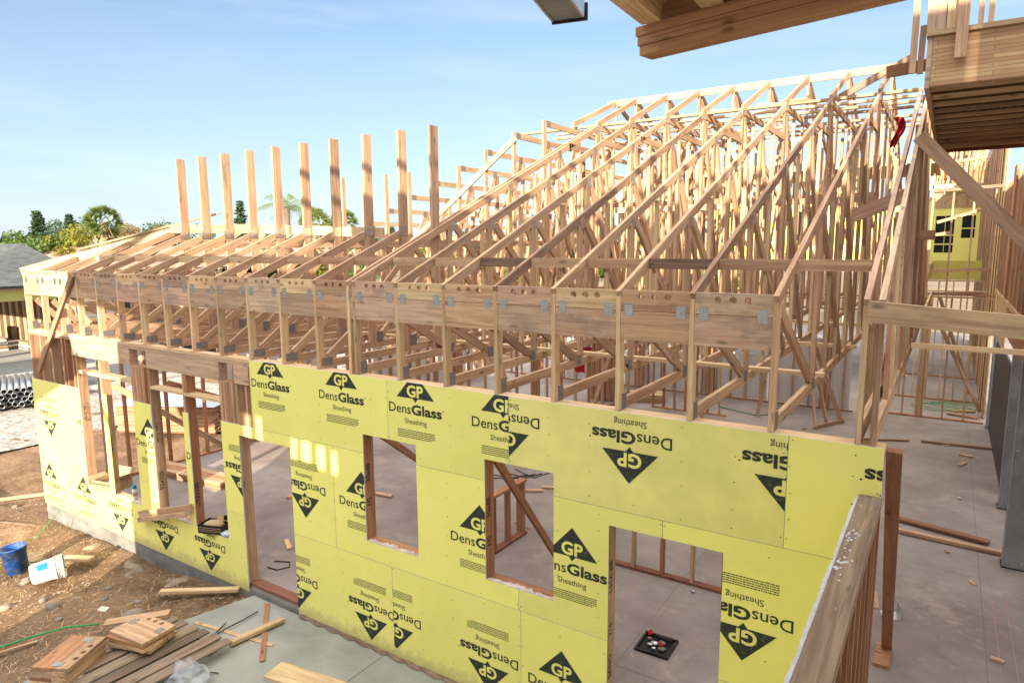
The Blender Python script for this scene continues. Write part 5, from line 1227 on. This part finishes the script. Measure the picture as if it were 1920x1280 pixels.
# trees
def leafcloud(fs, vs, c, r_, n_, s, rnd, flat=1., core=.0):
    for _ in range(n_):
        while True:
            p = Vector((rnd.uniform(-1,1), rnd.uniform(-1,1), rnd.uniform(-1,1)))
            if core < p.length < 1: break
        q = Vector((c[0]+p.x*r_[0], c[1]+p.y*r_[1], c[2]+p.z*r_[2]))
        a = Vector((rnd.gauss(0,1), rnd.gauss(0,1), rnd.gauss(0,1))).normalized(); b = a.cross(Vector((rnd.gauss(0,1), rnd.gauss(0,1), rnd.gauss(0,1)))).normalized()
        k = len(vs); ss = s*rnd.uniform(.6,1.4)
        vs += [q-a*ss-b*ss*.45, q+a*ss*.2-b*ss*.6, q+a*ss, q+b*ss*.55]; fs.append((k,k+1,k+2,k+3))
def tree(kind, label, x, y, z0, h_, wd_, mat, seed, cat='tree', group=None):
    rnd = random.Random(seed); t = thing(kind, label, cat, (x, y, z0), group)
    vs = []; fs = []
    if kind == 'conifer':
        link('trunk', tube_me('t', [(0,0,0),(0,0,h_*.5),(0,0,h_*.98)], [h_*.02, h_*.012, .02], bark), None, t)
        L = 26
        for i in range(L):
            fz = .12+.88*i/L; z = h_*fz; R_ = wd_*.5*(1-fz)**.8*rnd.uniform(.75,1.15)
            for a in range(7):
                an = rnd.random()*6.28; rr_ = R_*rnd.uniform(.6,1.1)
                for s_ in range(4):
                    fr = (s_+1)/4; leafcloud(fs, vs, (math.cos(an)*rr_*fr, math.sin(an)*rr_*fr, z-rr_*fr*.25), (.18*wd_*.4+.08, .18*wd_*.4+.08, .12), 9, .05+h_*.012, rnd)
    elif kind in ('fan_palm',):
        link('trunk', tube_me('t', [(0,0,0),(.1,0,h_*.5),(.0,0,h_*.92)], [.38,.30,.28], bark), None, t)
        d1, d2 = [], []
        for i in range(260):     # skirt of dead fronds
            an = rnd.random()*6.28; z = h_*rnd.uniform(.55,.88); a = Vector((math.cos(an), math.sin(an), 0)); r1 = .35; r2 = rnd.uniform(.5,1.1)*wd_*.30
            p = a*r1+Vector((0,0,z)); q = a*r2+Vector((0,0,z-rnd.uniform(.5,1.1))); b = Vector((-a.y, a.x, 0))*rnd.uniform(.08,.2); k = len(d1); d1 += [p-b*.3, p+b*.3, q+b, q-b]; d2.append((k,k+1,k+2,k+3))
        link('dead_skirt', pm('sk', d1, d2, dead), None, t)
        for i in range(110):
            an = rnd.random()*6.28; el = rnd.uniform(-.95,1.5); c = Vector((0,0,h_*.92)); dr = Vector((math.cos(an)*math.cos(el), math.sin(an)*math.cos(el), math.sin(el))); pc = c+dr*wd_*.32
            for j in range(14):
                a2 = (j-6.5)*.16; sd0 = dr.cross(Vector((0,0,1))).normalized(); up0 = sd0.cross(dr); ra = an*5.3; sd = sd0*math.cos(ra)+up0*math.sin(ra); upv = sd.cross(dr)
                tip = pc+(dr*math.cos(a2)+sd*math.sin(a2))*wd_*.24*rnd.uniform(.8,1.1)-Vector((0,0,.12*rnd.random()*wd_*.5)); k = len(vs); b = upv*.03+sd*.03
                vs += [pc-b, pc+b, tip+b*.4, tip-b*.4]; fs.append((k,k+1,k+2,k+3))
    elif kind == 'feather_palm':
        link('trunk', tube_me('t', [(0,0,0),(.05,0,h_*.5),(.0,0,h_*.72)], [.25,.2,.22], bark), None, t)
        for i in range(19):
            an = rnd.random()*6.28; el = rnd.uniform(.1,1.45); c = Vector((0,0,h_*.72)); L = wd_*.62*rnd.uniform(.8,1.1)
            hd_ = Vector((math.cos(an), math.sin(an), 0)); prev = c; n2 = 13
            for s_ in range(1, n2):
                f_ = s_/n2; p = c+hd_*L*f_*math.cos(el)*1.0+Vector((0,0,L*(f_*math.sin(el)-.75*f_*f_)))
                dr = (p-prev).normalized(); sd = dr.cross(Vector((0,0,1))).normalized()
                for sg in (-1,1):
                    for m_ in range(2):
                        b0 = prev+(p-prev)*(m_*.5); ll = L*.17*math.sin(math.pi*min(.97,f_*.9+.08)); tip = b0+sd*sg*ll*.75+dr*ll*.5-Vector((0,0,ll*rnd.uniform(.5,.9))); k = len(vs); b = dr*.022
                        vs += [b0-b, b0+b, tip+b*.3, tip-b*.3]; fs.append((k,k+1,k+2,k+3))
                prev = p
    else:
        link('trunk', tube_me('t', [(0,0,0),(.1,0,h_*.3),(.0,.1,h_*.7)], [.16,.12,.05], bark), None, t)
        for i in range(16):
            an = rnd.random()*6.28; rr_ = wd_*.36*rnd.random()**.5; zz = h_*rnd.uniform(.38,.86)
            lim = [(0,0,h_*.25),(math.cos(an)*rr_*.5, math.sin(an)*rr_*.5, zz*.75),(math.cos(an)*rr_, math.sin(an)*rr_, zz)]
            if i < 5: link('limb', tube_me('l', lim, [.08,.05,.02], bark, 6), None, t)
            s_ = wd_*rnd.uniform(.11,.2); leafcloud(fs, vs, lim[2], (s_, s_, s_*.8), 190, .055+wd_*.012, rnd)
    link('crown', pm('cr', vs, fs, mat), None, t)
    return t
tree('conifer', 'dark conifer at the far left with ragged drooping branches', -83.5, 28.6, -.3, 8.9, 4.6, lf_con, 1)
tree('conifer', 'slim dark conifer just right of the ragged one at the far left', -82.8, 30.3+1.2, -.3, 8.6, 3.4, lf_con, 2)
tree('conifer', 'dense conifer between the third and fourth tall posts', -90, 58.3, -.3, 11.8, 4.6, lf_con, 3)
tree('fan_palm', 'fan palm with a thick skirt of dead fronds at the left', -63, 25.5, -.3, 7.6, 2.9, lf_palm, 4)
tree('feather_palm', 'large queen palm with arching fronds behind the tall posts', -46.9, 32.4, -.3, 11.0, 6.6, lf_queen, 5)
tree('fan_palm', 'smaller fan palm right of the queen palm', -53.1, 40.6, -.3, 7.6, 3.0, lf_palm, 6)
tree('fan_palm', 'fan palm farthest right among the tall posts', -58.5, 49.5, -.3, 8.1, 3.0, lf_palm, 7)
for i, (x, y) in enumerate([(-98.4,94.5),(-95.8,97.1),(-94,99.5)]): tree('conifer', 'tiny far conifer right of the palms, %s from the left' % ORD[i], x, y, -.3, 9.0+.4*i, 3.6, lf_con, 10+i, group='far conifers right of the palms')
BU = [(-56.3,15.4,5.5,7,lf_grn,'olive bush above the grey roof at the left edge'),(-56,17.2,4.9,5,lf_grn,'green bush above the grey roof'),(-55,19.3,5.7,6,lf_yel,'bright yellow-green tree above the ridge of the grey roof'),(-58,19.2,5.2,5.0,lf_grn,'yellow-green tree right of the brightest one'),
 (-66.6,29.4,6.0,6,lf_rust,'rusty red bush right of the skirted palm'),(-70,33.6,6.4,6,lf_rust,'second rusty bush further right'),(-72,37.5,6.6,7,lf_grn,'green tree right of the rusty bushes'),
 (-100,40,8,9,lf_con,'dark tree on the far skyline at left'),(-120,60,8,12,lf_con,'dark tree on the far skyline behind the posts'),(-60,38,4.6,8,lf_yel,'yellowish shrub behind the first tall posts'),(-52,37,4.4,7,lf_yel,'yellow shrub at the foot of the queen palm'),(-46,40,4.2,7,lf_grn,'green shrub behind the middle posts'),(-42,45,4.3,7,lf_yel,'yellow-green shrub behind the right-hand posts'),(-33,46,4.0,8,lf_yel,'yellow-green shrub behind the stepped trusses'),(-24,50,4.2,8,lf_grn,'green shrub behind the two-ply truss'),(-15,50,4.3,8,lf_yel,'yellow-green shrub glimpsed through the tall trusses')]
for i, (x, y, h_, wd_, m_, lb) in enumerate(BU): tree('broadleaf_tree', lb, x, y, -.3, h_*(1.16 if h_ > 5 else 1.08), wd_*1.1, m_, 30+i)
# far treeline: a mass nobody could count
rnd = random.Random(99); vs = []; fs = []
for i in range(420):
    a = rad(100+85*rnd.random()); D = rnd.uniform(170, 300); leafcloud(fs, vs, (math.cos(a)*D, math.sin(a)*D, 2.0+rnd.random()*3.0), (6,6,3.0), 34, 1.1, rnd)
tag(link('tree_line', pm('tl', vs, fs, lf_con)), 'low dark line of distant trees along the horizon', 'trees', kind='stuff')
